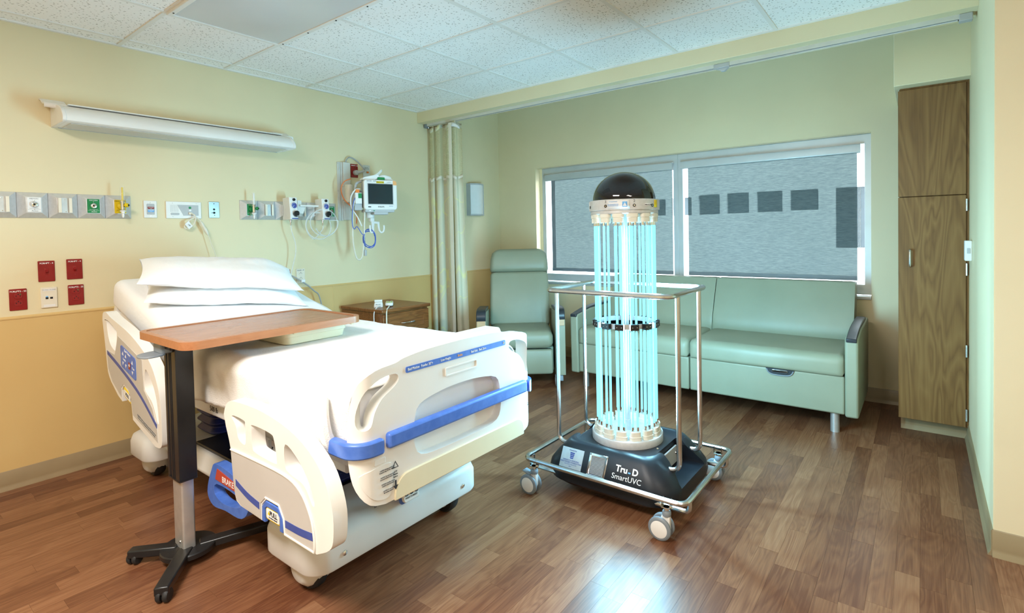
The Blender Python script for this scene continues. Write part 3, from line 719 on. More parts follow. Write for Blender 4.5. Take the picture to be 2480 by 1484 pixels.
tag(ob('emblem', em, m_inkb, pq), kind='stuff')
vf = ob('vent_frame', MB().prism([(2.602, -0.058), (2.700, -0.058), (2.700, 0.050), (2.602, 0.050)], -0.002, 0.005, facep(0, 0, 0, 0), [[(2.615, -0.045), (2.687, -0.045), (2.687, 0.037), (2.615, 0.037)]]), m_chrome, UV, bevel=0.002)
ob('vent_back', MB().prism([(2.612, -0.048), (2.690, -0.048), (2.690, 0.040), (2.612, 0.040)], -0.001, 0.0005, facep(0, 0, 0, 0)), m_dark, vf)
for k in range(14):
    v = -0.042+k*0.0058; ob('vent_slat', MB().prism([(2.614, v), (2.688, v), (2.688, v+0.003), (2.614, v+0.003)], 0, 0.003, facep(0, 0, 0, 0)), m_lgrey, vf)
for (u, v) in ((2.608, -0.052), (2.694, -0.052), (2.608, 0.044), (2.694, 0.044)):
    c = face(0, 0.195, 0.005) @ Vector((u, v, 0)); ob('vent_screw', MB().lathe([(0.005, 0), (0.004, 0.003), (0, 0.0035)], c, tuple((M0.to_3x3() @ Vector((0, 0, 1)))), 8), m_chrome, vf)
ft('Tru', 0.040, 2.778, 0.012, m_inkw, UV, bold=0.0012); ft('-', 0.040, 2.818, 0.008, m_inkc, UV, bold=0.0012); ft('D', 0.040, 2.846, 0.012, m_inkw, UV, bold=0.0012)
ft('SmartUVC', 0.034, 2.808, -0.024, m_inkw, UV)
lb = plane_m((2.10, -3.000, 0.166), (0.7, -0.7, 0), (0, 0.5, 0.86))
# ------------------------------------------------------------------ hospital bed
BX = 0.905
BED = thing('hospital_bed', 'white hospital bed with blue bumpers, raised head section and lowered side rails', 'bed', (BX, -1.3, 0))
def mir(pts): return [(2*BX-x, y, z) for x, y, z in pts]
# base : end hoods, spine
def hood(y0, y1, z0, z1, x0, x1, name):
    loops = []
    for z, i in ((z0, 0.004), (z0+0.008, 0), (z1-0.05, 0.0), (z1-0.018, 0.010), (z1-0.004, 0.03), (z1, 0.05)):
        loops.append([(px, py, z) for px, py in rr(x0+i, x1-i, y0+i, y1-i, 0.075, 7)])
    return ob(name, MB().loft(loops), m_bedbase, BED, ang=50)
hf = hood(-2.225, -1.86, 0.125, 0.262, 0.475, 1.335, 'base_foot_cover')
hood(-0.66, -0.36, 0.142, 0.268, 0.475, 1.335, 'base_head_cover')
sp = [[(x, y, z) for x, z in ((0.56, 0.19), (0.60, 0.262), (1.21, 0.262), (1.25, 0.19), (1.20, 0.155), (0.61, 0.155))] for y in (-1.95, -0.6)]
ob('base_spine', MB().loft(sp), m_bedbase, BED, bevel=0.012)
ob('base_tray', MB().box(0.62, 1.19, -1.7, -0.9, 0.255, 0.275), m_black, BED, bevel=0.004)
for xq in (0.60, 1.215):
    ob('cover_screw', MB().lathe([(0.010, 0), (0.009, 0.005), (0.004, 0.008), (0, 0.008)], (xq, -2.224, 0.172), (0, -1, 0), 12), m_chrome, hf)
text('stryker', 0.105, plane_m((0.905, -2.196, 0.2555), (1, 0, 0), (0, 0.5, 0.86)), m_inkg, hf, bold=0.001)
def bedcaster(x, y, hooded):
    c = ob('wheel', MB().lathe([(0.03, -0.026), (0.066, -0.026), (0.072, -0.018), (0.074, 0), (0.072, 0.018), (0.066, 0.026), (0.03, 0.026)], (x, y, 0.0745), 'x', 30), m_rubber, BED)
    if hooded:
        pr = [(0, -0.062), (0.045, -0.058), (0.070, -0.04), (0.078, -0.012), (0.078, 0.012), (0.070, 0.04), (0.045, 0.058), (0, 0.062)]
        s = ob('wheel_shroud', MB().lathe(pr, (x, y, 0.092), 'x', 30), m_bedbase, c)
        boolean(s, [MB().cbox((x, y-0.02, -0.03), (0.3, 0.4, 0.13), Matrix.Rotation(R(14), 3, 'X'))])
        for p in s.data.polygons: p.use_smooth = True
        s.data.set_sharp_from_angle(angle=R(45))
    else:
        ob('wheel_disc', MB().lathe([(0.046, -0.03), (0.046, 0.03)], (x, y, 0.0745), 'x', 24), m_white, c)
        ob('fork', MB().prism([(y-0.02, 0.16), (y+0.03, 0.16), (y+0.018, 0.06), (y-0.006, 0.055)], 0.030, 0.038, YZ(x)), m_bedbase, c, bevel=0.002)
        ob('axle_bolt', MB().lathe([(0.010, 0), (0.010, 0.008), (0, 0.010)], (x+0.038, y, 0.0745), 'x', 8), m_chrome, c)
bedcaster(0.570, -2.055, True); bedcaster(1.245, -2.075, False); bedcaster(0.585, -0.455, True); bedcaster(1.225, -0.455, True)
# bellows lift columns
for yc in (-1.80, -0.78):
    loops = []
    for k in range(13):
        z = 0.258+k*0.0235; i = 0.0 if k % 2 else 0.022
        loops.append([(px, py, z) for px, py in rr(BX-0.20+i, BX+0.20-i, yc-0.13+i, yc+0.13-i, 0.06, 5)])
    ob('lift_bellows', MB().loft(loops), m_navy, BED, ang=80, bevel=0.004)
# litter frame
for s in (-1, 1):
    x = BX+s*0.385
    ob('litter_rail', MB().prism(rr(x-0.024, x+0.024, 0.545, 0.605, 0.010), -2.40, -0.55, lambda a, b, w_: (a, w_, b)), m_bedwhite, BED)
    ob('side_bracket', MB().prism([(-1.62, 0.50), (-1.30, 0.575), (-1.26, 0.62), (-1.62, 0.595), (-1.88, 0.56), (-1.88, 0.49)], -0.012, 0.012, YZ(x-s*0.03)), m_bedwhite, BED, bevel=0.005)
    ob('rail_hook', MB().prism([(-1.94, 0.56), (-1.94, 0.47), (-1.90, 0.455), (-1.90, 0.475), (-1.87, 0.475), (-1.87, 0.46), (-1.83, 0.47), (-1.83, 0.50), (-1.86, 0.50), (-1.86, 0.56)], -0.006, 0.006, YZ(x+s*0.035)), m_bedwhite, BED)
    for yy in (-2.12, -1.98):
        ob('rail_arm', MB().tube([(x, yy, 0.57), (x+s*0.045, yy-0.02, 0.52), (x+s*0.085, yy-0.04, 0.46)], 0.020, 10), m_bedwhite, BED)
for yy in (-2.30, -1.45, -0.70):
    ob('cross_member', MB().box(BX-0.37, BX+0.37, yy-0.03, yy+0.03, 0.545, 0.60), m_bedwhite, BED, bevel=0.006)
text('500 lb', 0.032, plane_m((BX-0.4095, -1.44, 0.576), (0, -1, 0), (0, 0, 1)), m_ink, BED)
ob('foot_deck', MB().box(BX-0.425, BX+0.425, -2.43, -1.30, 0.605, 0.652), m_bedwhite, BED, bevel=0.012)
ob('foot_skirt', MB().prism([(BX-0.38, 0.605), (BX+0.38, 0.605), (BX+0.36, 0.52), (BX+0.22, 0.505), (BX+0.20, 0.525), (BX-0.20, 0.525), (BX-0.22, 0.505), (BX-0.36, 0.52)], -0.012, 0.012, XZ(-2.36)), m_bedwhite, BED, bevel=0.004)
A = R(15.5); HY, HZ = -1.22, 0.835            # hinge on the mattress top
def back(d, n): return (HY+d*math.cos(A)-n*math.sin(A), HZ+d*math.sin(A)+n*math.cos(A))   # (y, z) along / above the raised top
mb = MB(); q = [back(0.02, -0.185), back(0.98, -0.185), back(0.98, -0.225), back(0.02, -0.225)]
ob('head_deck', mb.prism(q, BX-0.40, BX+0.40, lambda a, b, w_: (w_, a, b)), m_bedwhite, BED, bevel=0.01)
# brake pedal
pd = ob('brake_pedal', MB().prism(smoothpoly([(-1.50, 0.26), (-1.545, 0.36), (-1.60, 0.40), (-1.80, 0.375), (-1.86, 0.30), (-1.80, 0.235), (-1.66, 0.225), (-1.55, 0.215)], 4), -0.02, 0.02, YZ(0.455), [smoothpoly([(-1.57, 0.27), (-1.59, 0.315), (-1.76, 0.315), (-1.80, 0.285), (-1.74, 0.262), (-1.64, 0.25)], 3)[::-1]]), m_blue, BED, bevel=0.008)
ob('brake_label', MB().prism([(-1.585, 0.335), (-1.79, 0.330), (-1.775, 0.362), (-1.605, 0.382)], -0.0225, -0.020, YZ(0.455)), mat('brake_red', (0.45, 0.06, 0.03), 0.5), pd)
text('BRAKE', 0.034, plane_m((0.4318, -1.70, 0.350), (0, -1, 0), (0, 0, 1)), m_inkw, pd)
# ---- side rails
def band(pts, h, x, t, n=4, dy=0.0):
    pts = [(a+dy, b) for a, b in smoothpoly(pts, n, False)]; return MB().prism([(a, b+h/2) for a, b in pts]+[(a, b-h/2) for a, b in pts[::-1]], 0, t, YZ(x))
def foot_rail(s):
    x = BX+s*(0.505 if s < 0 else 0.450); dy = 0 if s < 0 else 0.07; m = lambda a, b, w_: (x+w_, a+dy, b)
    out = smoothpoly([(-1.82, 0.665), (-1.845, 0.708), (-1.91, 0.728), (-2.12, 0.728), (-2.32, 0.692), (-2.45, 0.62), (-2.508, 0.52), (-2.512, 0.43), (-2.49, 0.385), (-2.42, 0.348)], 4, False)
    out += [(-2.235, 0.348), (-2.230, 0.40), (-2.205, 0.432), (-2.12, 0.432), (-2.088, 0.405), (-2.085, 0.348), (-1.93, 0.352)]+smoothpoly([(-1.90, 0.362), (-1.885, 0.40), (-1.868, 0.54), (-1.835, 0.62)], 3, False)
    h1 = smoothpoly([(-1.885, 0.672), (-1.975, 0.672), (-1.985, 0.655), (-1.985, 0.595), (-1.965, 0.585), (-1.93, 0.60), (-1.915, 0.64)], 4)
    h2 = smoothpoly([(-2.04, 0.668), (-2.16, 0.665), (-2.185, 0.645), (-2.198, 0.585), (-2.185, 0.570), (-2.06, 0.575), (-2.035, 0.59), (-2.03, 0.65)], 4)
    h3 = smoothpoly([(-2.255, 0.650), (-2.33, 0.618), (-2.385, 0.565), (-2.415, 0.51), (-2.405, 0.495), (-2.36, 0.545), (-2.28, 0.560), (-2.25, 0.58)], 4)
    r = ob('side_rail', MB().prism(out, -0.024, 0.024, m, [h[::-1] for h in (h1, h2, h3)]), m_bedwhite, BED, bevel=0.014, seg=3, ang=60)
    pan = smoothpoly([(-1.872, 0.545), (-2.00, 0.548), (-2.24, 0.548), (-2.34, 0.522), (-2.395, 0.46), (-2.412, 0.40), (-2.412, 0.352)], 4, False)+[(-2.24, 0.352), (-2.236, 0.402), (-2.208, 0.438), (-2.118, 0.438), (-2.082, 0.408), (-2.080, 0.352), (-1.935, 0.358), (-1.903, 0.37), (-1.888, 0.41)]
    ob('rail_panel', MB().prism(pan, s*0.022, s*0.0265, m), m_bedgrey, r)
    edge = [(x+s*0.0265, a+dy, b) for a, b in pan[:29]]
    ob('panel_bead', MB().tube(edge, 0.0035, 6), m_bedwhite, r)
    ob('blue_stripe', band([(-1.905, 0.432), (-1.99, 0.408), (-2.075, 0.396)], 0.024, x+s*0.0265, s*0.001, 4, dy), m_bstripe, r)
    ob('blue_stripe', band([(-2.245, 0.388), (-2.33, 0.390), (-2.41, 0.398)], 0.024, x+s*0.0265, s*0.001, 4, dy), m_bstripe, r)
    la = ob('latch_surround', MB().prism([(-2.229, 0.350), (-2.226, 0.400), (-2.203, 0.428), (-2.122, 0.428), (-2.094, 0.402), (-2.091, 0.350), (-2.113, 0.350), (-2.113, 0.398), (-2.128, 0.408), (-2.196, 0.408), (-2.208, 0.396), (-2.208, 0.350)], s*0.016, s*0.0275, m), m_blue, r, bevel=0.003)
    ob('pull_handle', MB().prism(rr(-2.210, -2.112, 0.362, 0.410, 0.010), s*0.006, s*0.024, m), m_yellow, la, bevel=0.004)
    pl = ob('pull_plate', MB().prism(rr(-2.203, -2.119, 0.369, 0.403, 0.007), s*0.024, s*0.0248, m), m_paper, la)
    if s < 0:
        text('PULL', 0.023, plane_m((x-0.0252, -2.166, 0.389), (0, -1, 0), (0, 0, 1)), m_ink, la, bold=0.0004)
        text('to release siderail', 0.0075, plane_m((x-0.0252, -2.163, 0.3755), (0, -1, 0), (0, 0, 1)), m_ink, la)
        ob('hazard_mark', MB().prism([(-2.129, 0.383), (-2.143, 0.383), (-2.136, 0.396)], -0.0254, -0.0248, m), m_yellow, la)
def head_rail(s):
    x = BX+s*0.505; m = YZ(x)
    out = smoothpoly([(-0.415, 0.90), (-0.43, 0.938), (-0.48, 0.945), (-0.56, 0.922), (-0.84, 0.862), (-1.06, 0.775), (-1.165, 0.67), (-1.195, 0.56), (-1.195, 0.42), (-1.17, 0.385), (-1.11, 0.378)], 4, False)
    out += [(-0.83, 0.445), (-0.815, 0.52), (-0.78, 0.575), (-0.715, 0.595), (-0.69, 0.57), (-0.685, 0.51), (-0.62, 0.53)]+smoothpoly([(-0.52, 0.585), (-0.475, 0.63), (-0.455, 0.72), (-0.435, 0.82)], 3, False)
    h1 = smoothpoly([(-0.485, 0.895), (-0.52, 0.90), (-0.62, 0.868), (-0.64, 0.845), (-0.615, 0.765), (-0.585, 0.76), (-0.53, 0.785), (-0.50, 0.83)], 4)
    h2 = smoothpoly([(-1.02, 0.715), (-1.05, 0.71), (-1.115, 0.655), (-1.155, 0.58), (-1.165, 0.50), (-1.15, 0.50), (-1.10, 0.575), (-1.02, 0.615), (-1.005, 0.65)], 4)
    r = ob('side_rail', MB().prism(out, -0.024, 0.024, m, [h1[::-1], h2[::-1]]), m_bedwhite, BED, bevel=0.014, seg=3, ang=60)
    ob('grip_back', MB().prism([(-0.47, 0.90), (-0.66, 0.86), (-0.61, 0.74), (-0.50, 0.76)], -s*0.022, -s*0.016, m), m_bedwhite, r)
    ob('grip_back', MB().prism([(-0.99, 0.74), (-1.10, 0.69), (-1.185, 0.54), (-1.18, 0.46), (-1.12, 0.52), (-0.99, 0.58)], -s*0.022, -s*0.016, m), m_bedwhite, r)
    ob('rail_panel', MB().prism([(-0.66, 0.838), (-0.985, 0.758), (-0.998, 0.62), (-1.10, 0.55), (-1.145, 0.47), (-1.15, 0.405), (-0.838, 0.47), (-0.822, 0.535), (-0.785, 0.588), (-0.715, 0.603), (-0.682, 0.58), (-0.68, 0.53), (-0.545, 0.59), (-0.49, 0.65), (-0.475, 0.745), (-0.60, 0.735)], s*0.022, s*0.0255, m), m_bedgrey, r)
    ob('blue_stripe', band([(-0.485, 0.735), (-0.72, 0.668), (-0.95, 0.585), (-1.145, 0.478)], 0.020, x+s*0.0255, s*0.001), m_bstripe, r)
    cp = ob('control_panel', MB().prism(rr(-0.905, -0.70, -0.055, 0.052, 0.015), s*0.024, s*0.028, lambda a, b, w_: (x+w_, a, 0.725+b+(a+0.80)*0.235)), m_blue, r)
    if s < 0:
        def pm(a, b): return plane_m((x-0.0285, a, 0.725+b+(a+0.80)*0.235), (0, -1, -0.235), (0, 0, 1))
        for a, b, g in ((-0.735, 0.02, 0), (-0.775, 0.02, 0), (-0.735, -0.03, 1), (-0.775, -0.03, 1), (-0.865, 0.02, 0), (-0.865, -0.03, 1)):
            tri = [(-0.010, -0.008), (0.010, -0.008), (0, 0.010)] if not g else [(-0.010, 0.008), (0.010, 0.008), (0, -0.010)]
            M = pm(a, b); ob('arrow_key', MB().prism(tri, 0, 0.0006, lambda u, v, w_, M=M: tuple(M @ Vector((u, v, w_)))), m_inkw, cp)
        M = pm(-0.825, -0.01); ob('call_key', MB().prism(rr(-0.014, 0.014, -0.016, 0.016, 0.003), 0, 0.001, lambda u, v, w_: tuple(M @ Vector((u, v, w_)))), m_red, cp)
        M2 = pm(-0.825, -0.01) @ Matrix.Translation((0, 0, 0.001)); text('+', 0.035, M2, m_inkw, cp, bold=0.001)
        text('Bed Motion', 0.018, pm(-0.80, 0.043), m_inkw, cp); text('Fowler', 0.014, pm(-0.755, -0.006), m_inkw, cp); text('Knee', 0.014, pm(-0.875, -0.006), m_inkw, cp)
        pk = ob('pull_handle', MB().prism(rr(-0.815, -0.708, -0.024, 0.024, 0.012), s*0.008, s*0.024, lambda a, b, w_: (x+w_, a, 0.552+b+(a+0.762)*0.26)), m_yellow, r, bevel=0.004)
        ob('pull_plate', MB().prism(rr(-0.805, -0.718, -0.015, 0.015, 0.006), s*0.024, s*0.0248, lambda a, b, w_: (x+w_, a, 0.552+b+(a+0.762)*0.26)), m_paper, pk)
        text('PULL', 0.021, plane_m((x-0.0252, -0.764, 0.552), (0, -1, -0.26), (0, 0, 1)), m_ink, pk, bold=0.0004)
        text('CAUTION  Refer to operations manual for siderail use.\nDo not sit on rail. Keep hands clear when lowering.', 0.0105, plane_m((x-0.0262, -1.015, 0.455), (0, -1, -0.22), (0, 0, 1)), m_inkg, r)
for s in (-1, 1): foot_rail(s); head_rail(s)
# ---- foot board : outline in (s, z) wrapped round the corners
FY = -2.53; RC = 0.060; FL = 0.392
def wrap(s_, z, w_):
    sg = 1 if s_ > 0 else -1; t = abs(s_)
    if t <= FL: return (BX+s_, FY+w_, z)
    q = min((t-FL)/RC, PI/2); rest = max(0, t-FL-RC*PI/2)
    return (BX+sg*(FL+(RC-w_)*math.sin(q)), FY+RC-(RC-w_)*math.cos(q)+rest, z)
def wrapped(name, poly, w0, w1, material, parent, holes=(), bevel=0.0, seg=2, ang=50):
    mb = MB().prism(poly, w0, w1, lambda a, b, w_: (a, w_, b), holes)
    cuts = [((sg*(FL+RC*k*PI/16), 0, 0), (1, 0, 0)) for k in range(9) for sg in (-1, 1)]
    me = mb.mesh(name, True, ang, True, cuts)
    for v in me.vertices: v.co = wrap(v.co.x, v.co.z, v.co.y)
    return ob(name, None, material, parent, bevel=bevel, seg=seg, me=me)
half = smoothpoly([(0.0, 0.925), (0.16, 0.922), (0.262, 0.912), (0.30, 0.902), (0.38, 0.893), (0.435, 0.862), (0.462, 0.80), (0.475, 0.72), (0.478, 0.66), (0.472, 0.59), (0.452, 0.53), (0.41, 0.48), (0.352, 0.462)], 3, False)
outl = half+[(0.34, 0.462), (-0.34, 0.462)]+[(-a, b) for a, b in half[::-1]][:-1]
hole = smoothpoly([(0.300, 0.868), (0.36, 0.864), (0.415, 0.835), (0.443, 0.78), (0.447, 0.735), (0.428, 0.715), (0.400, 0.722), (0.385, 0.762), (0.355, 0.800), (0.310, 0.825), (0.288, 0.846)], 3)
holeL = [(-a, b) for a, b in hole[::-1]]
rec = smoothpoly([(-0.225, 0.69), (-0.20, 0.742), (-0.10, 0.763), (0.0, 0.768), (0.10, 0.763), (0.20, 0.742), (0.225, 0.69), (0.228, 0.62), (0.20, 0.57), (0.10, 0.558), (-0.10, 0.558), (-0.20, 0.57), (-0.228, 0.62)], 3)
fbd = wrapped('foot_board', outl, 0.0, 0.048, m_bedwhite, BED, [hole[::-1], holeL[::-1], rec[::-1]], 0.012, 3)
ob('recess_back', MB().prism(rr(-0.24, 0.24, 0.545, 0.78, 0.04), 0.036, 0.046, lambda a, b, w_: (BX+a, FY+w_, b)), m_bedwhite, fbd)
ob('console', MB().loft([[(BX+a, FY+0.012+dy, z) for a, dy in ((-0.262, 0.0), (0.262, 0.0), (0.262, 0.09), (-0.262, 0.09))] for z in (0.875,)]+[[(BX+a*0.995, FY+0.002+dy, z) for a, dy in ((-0.262, 0.0), (0.262, 0.0), (0.262, 0.105), (-0.262, 0.105))] for z in (0.888,)]+[[(BX+a*0.985, FY+0.02+dy, z) for a, dy in ((-0.262, 0.0), (0.262, 0.0), (0.262, 0.08), (-0.262, 0.08))] for z in (0.932,)]), m_bedwhite, fbd, bevel=0.01, seg=3)
strip = ob('control_strip', MB().prism(rr(BX-0.258, BX+0.262, 0.860, 0.880, 0.005), -0.0025, 0.004, XZ(FY)), m_blue, fbd)
for sx_, tx, mm in ((-0.225, 'Bed Motion', m_inkw), (-0.165, 'Fowler 30\u00b0+', m_inkw), (-0.075, 'Low Height', m_inkw), (-0.002, 'Brake', m_peach), (0.075, 'Bed Exit', m_inkw), (0.122, 'Bed Zero', m_inkw)):
    text(tx, 0.0125, head_m(BX+sx_, 0.870, FY-0.003), mm, strip, sx=0.85)
ob('power_mark', MB().lathe([(0.0045, 0), (0.0045, 0.001), (0.003, 0.001), (0.003, 0)], (BX+0.252, FY-0.0025, 0.870), (0, -1, 0), 14), m_inkw, strip)
bd = ob('logo_badge', MB().prism(rr(BX-0.045, BX+0.045, 0.890, 0.917, 0.004), -0.001, 0.004, XZ(FY+0.003)), m_bedwhite, fbd)
text('stryker', 0.030, head_m(BX, 0.9035, FY+0.0015), m_inkg, bd)
ob('label_slot', MB().prism(rr(BX-0.078, BX+0.092, 0.806, 0.838, 0.006), -0.003, 0.002, XZ(FY), [rr(BX-0.072, BX+0.086, 0.811, 0.833, 0.004)[::-1]]), m_bedwhite, fbd, bevel=0.0012)
wrapped('bumper_bar', rr(-0.345, 0.385, 0.638, 0.688, 0.010), -0.020, 0.012, m_blue, fbd, (), 0.008)
wrapped('corner_bumper', rr(-0.56, -0.360, 0.630, 0.680, 0.010), -0.016, 0.014, m_blue, fbd, (), 0.006)
wrapped('corner_bumper', rr(0.402, 0.56, 0.630, 0.680, 0.010), -0.016, 0.014, m_blue, fbd, (), 0.006)
lp = rr(-0.318, 0.372, 0.458, 0.535, (0.05, 0.06, 0.0, 0.0), 6)
wrapped('lower_panel', lp, -0.0065, 0.006, m_cream, fbd, (), 0.003)
sq = smoothpoly([(-0.44, 0.575), (-0.34, 0.590), (-0.325, 0.565), (-0.33, 0.495), (-0.36, 0.480), (-0.41, 0.505)], 4)
wrapped('caution_label', sq, -0.0022, 0.001, m_bedwhite, fbd)
yq = FY-0.0028
for k, ln in enumerate(('CAUTION: Maximum total load 10A.\nReceptacle rating: 125 VAC, 10A, 60Hz', 'CAUTION: The total system chassis\nrisk current should not exceed 100uA', 'CAUTION: Grounding continuity\nshould be checked periodically', 'CAUTION: Do not use for\nlife sustaining equipment')):
    text(ln, 0.0062, head_m(BX-0.349+0.004+k*0.001, 0.571-k*0.0225, FY-0.0040), m_inkg, fbd, align='RIGHT' if False else 'CENTER', sx=0.62)
text('110V\nOutlet\nBelow', 0.0085, head_m(BX-0.318+0.002, 0.5465, FY-0.0072), m_ink, fbd, sx=0.8)
tr_ = lambda a, b, w_: (BX+a, FY-0.0072-w_, b)
ob('caution_triangle', MB().prism([(-0.329, 0.567), (-0.303, 0.567), (-0.316, 0.590)], 0, 0.0005, tr_, [[(-0.325, 0.569), (-0.316, 0.585), (-0.307, 0.569)]]), m_ink, fbd)
ob('down_arrow', MB().prism([(-0.319, 0.527), (-0.313, 0.527), (-0.313, 0.510), (-0.306, 0.510), (-0.316, 0.496), (-0.326, 0.510), (-0.319, 0.510)], 0, 0.0005, tr_), m_ink, fbd)
wrapped('cover_plug', rr(-0.392, -0.350, 0.596, 0.614, 0.003), -0.0025, 0.001, m_bedwhite, fbd, (), 0.001)
text('CAUTION\nConsult operations\nmanual before moving\nor cleaning bed', 0.0078, head_m(BX+0.40-0.004, 0.575, FY-0.0035+0.006), m_inkg, fbd, sx=0.6)
hk = ob('outlet_tag', MB().prism(rr(BX-0.055, BX+0.025, 0.285, 0.335, 0.008), -0.012, 0.004, lambda a, b, w_: (a, -2.245+w_+(b-0.30)*0.3, b-0.03)), m_bedwhite, BED, bevel=0.003)
ob('tag_back', MB().prism(rr(BX-0.063, BX+0.033, 0.277, 0.338, 0.01), 0.0, 0.010, lambda a, b, w_: (a, -2.242+w_+(b-0.30)*0.3, b-0.03)), m_blue, hk, bevel=0.003)
text('\u25cb\u25cf\u25cb', 0.028, plane_m((BX-0.015, -2.256, 0.287), (1, 0, 0), (0, 0.3, 1)), m_ink, hk, bold=0.0006); text('PUSH TO RESET', 0.0085, plane_m((BX-0.015, -2.2585, 0.270), (1, 0, 0), (0, 0.3, 1)), m_ink, hk)
# head board
hb_o = smoothpoly([(-0.40, 0.60), (-0.42, 0.85), (-0.40, 0.98), (-0.33, 1.055), (-0.20, 1.085), (0, 1.092), (0.20, 1.085), (0.33, 1.055), (0.40, 0.98), (0.42, 0.85), (0.40, 0.60)], 4, False)
ob('head_board', MB().prism([(BX+a, b) for a, b in hb_o], -0.02, 0.02, XZ(-0.205), [smoothpoly([(BX-0.33, 0.90), (BX-0.31, 0.99), (BX-0.2, 1.035), (BX+0.2, 1.035), (BX+0.31, 0.99), (BX+0.33, 0.90), (BX+0.2, 0.88), (BX-0.2, 0.88)], 3)[::-1]]), m_bedwhite, BED, bevel=0.014, seg=3)
# ---- mattress (one continuous pad over flat and raised sections)
def top_at(d):     # d = distance along top from the foot end ; returns (y, z, slope)
    y = -2.440+d
    if y < HY-0.16: return y, HZ, 0.0
    if y < HY+0.16:
        t = (y-HY+0.16)/0.32; return y, HZ+0.16*math.tan(A)*t*t, A*t
    return y, HZ+(y-HY)*math.tan(A), A
import mathutils
def nz(x, y, s=1.0): return mathutils.noise.noise(Vector((x*s, y*s, 3.1)))
loops = []
ds = [0.0, 0.006, 0.03]+[0.08+0.06*k for k in range(36)]
ds = [d for d in ds if d < 2.15]+[2.165, 2.185, 2.19]
for d in ds:
    y, z, sl = top_at(d); e = 0.0
    e = 0.035 if d in (0.0, 2.19) else (0.012 if d in (0.006, 2.185) else 0.0)
    lp_ = []
    for px, pz in rr(-0.432+e+0.028*max(0, 1-d/0.12), 0.432-e-0.028*max(0, 1-d/0.12), -0.172+e, 0.0-e, 0.045-e*0.5, 4):
        lp_.append((BX+px, y-pz*math.sin(sl)*1.0, z+pz*math.cos(sl)))
    loops.append(lp_)
single('mattress', MB().loft(loops), m_sheet, 'bed mattress in a white fitted sheet bent up at the head end', 'mattress', ang=60)
# blanket over the flat part, falling over both sides
def blanket(u, v):
    d = -0.012+v*1.30; y, z, sl = top_at(max(d, 0)); y = -2.440+d
    s = (u-0.5)*2; wd = 0.437+0.010-0.030*max(0, 1-v/0.07); drop = 0.205+0.012*math.sin(y*9)+0.03*max(0, 1-v*6)
    arc = abs(s)*(wd+drop); sg = 1 if s > 0 else -1; rad = 0.06; fl = wd-rad
    if arc < fl: x, zz = arc, z+0.008
    elif arc < fl+rad*PI/2: q = (arc-fl)/rad; x, zz = fl+rad*math.sin(q), z+0.008-rad*(1-math.cos(q))
    else:
        h = arc-fl-rad*PI/2; x, zz = wd+0.004*math.sin(y*23+sg)*min(1, h*8)-0.012*min(1, h/0.15)+0.02*(h/0.2)*0.3, z+0.008-rad-h
    zz += 0.005*nz(x*sg, y, 5)+0.003*nz(x*sg, y, 14); x += (0.010*nz(y, zz, 7)+0.006*nz(y*1.5, zz*0.6, 19))*min(1, max(0, arc-fl+0.03)*12)
    if v < 0.05: zz -= (0.05-v)/0.05*0.03*(1 if arc < fl else 0.3)
    return (BX+sg*x, y, zz)
single('blanket', MB().grid(91, 91, blanket), m_blanket, 'white terry blanket spread over the foot half of the bed', 'blanket', solid=0.006)
# folded bunch of blanket at the left foot corner
def bunch(k):
    a = k*0.02; return MB().tube(smoothpoly([(0.462-a*0.3, -2.33-a, 0.80), (0.452-a*0.4, -2.345-a, 0.75), (0.455-a*0.4, -2.35-a, 0.69), (0.468-a*0.2, -2.345-a, 0.64)], 4, False), 0.018, 8, rf=lambda t: 0.012+0.012*t)
bl = bpy.data.objects['blanket']
for k in range(3): ob('fold', bunch(k), m_blanket, bl)
# ---- pillows
def pillow(cx, cy, n0, thick, L, W, yaw, label, seed):
    yc = cy; d0 = (cy-HY)/math.cos(A)
    nu, nv = 33, 25
    def pt(u, v, sgn):
        a, b = u*2-1, v*2-1
        ee = max(0.0, 1-abs(a)**3.2)*max(0.0, 1-abs(b)**2.6); h = thick*ee**0.55
        lx = a*L/2*(1-0.05*(1-abs(b)**2)); ly = b*W/2*(1-0.07*(1-abs(a)**2))
        if a < -0.80: h = max(h, 0.012*(1-abs(b)**4)); 
        wob = 0.010*nz(lx+seed, ly, 6)+0.005*nz(lx*2+seed, ly, 17)
        n = (h*0.60 if sgn > 0 else -h*0.40)+wob*(0.4+ee)
        c_, s_ = math.cos(yaw), math.sin(yaw); gx = cx+lx*c_-ly*s_; gy = lx*s_+ly*c_
        n += -0.030*max(0, a-0.55)/0.45+0.012*max(0, -a-0.6)
        yb, zb = back(d0+gy, n0+n); return (gx, yb, zb)
    mb = MB(); mb.grid(nu, nv, lambda u, v: pt(u, v, 1)); mb.grid(nu, nv, lambda u, v: pt(u, v, -1))
    return single('pillow', mb, m_sheet, label, 'pillow', 'pillows on the bed', weld=True, ang=80)
pillow(0.905, -0.665, 0.034, 0.115, 0.80, 0.44, R(-17), 'lower white pillow lying on the raised sheet', 1.0)
pillow(0.880, -0.645, 0.128, 0.125, 0.80, 0.45, R(-18), 'upper white pillow resting on another pillow', 7.0)
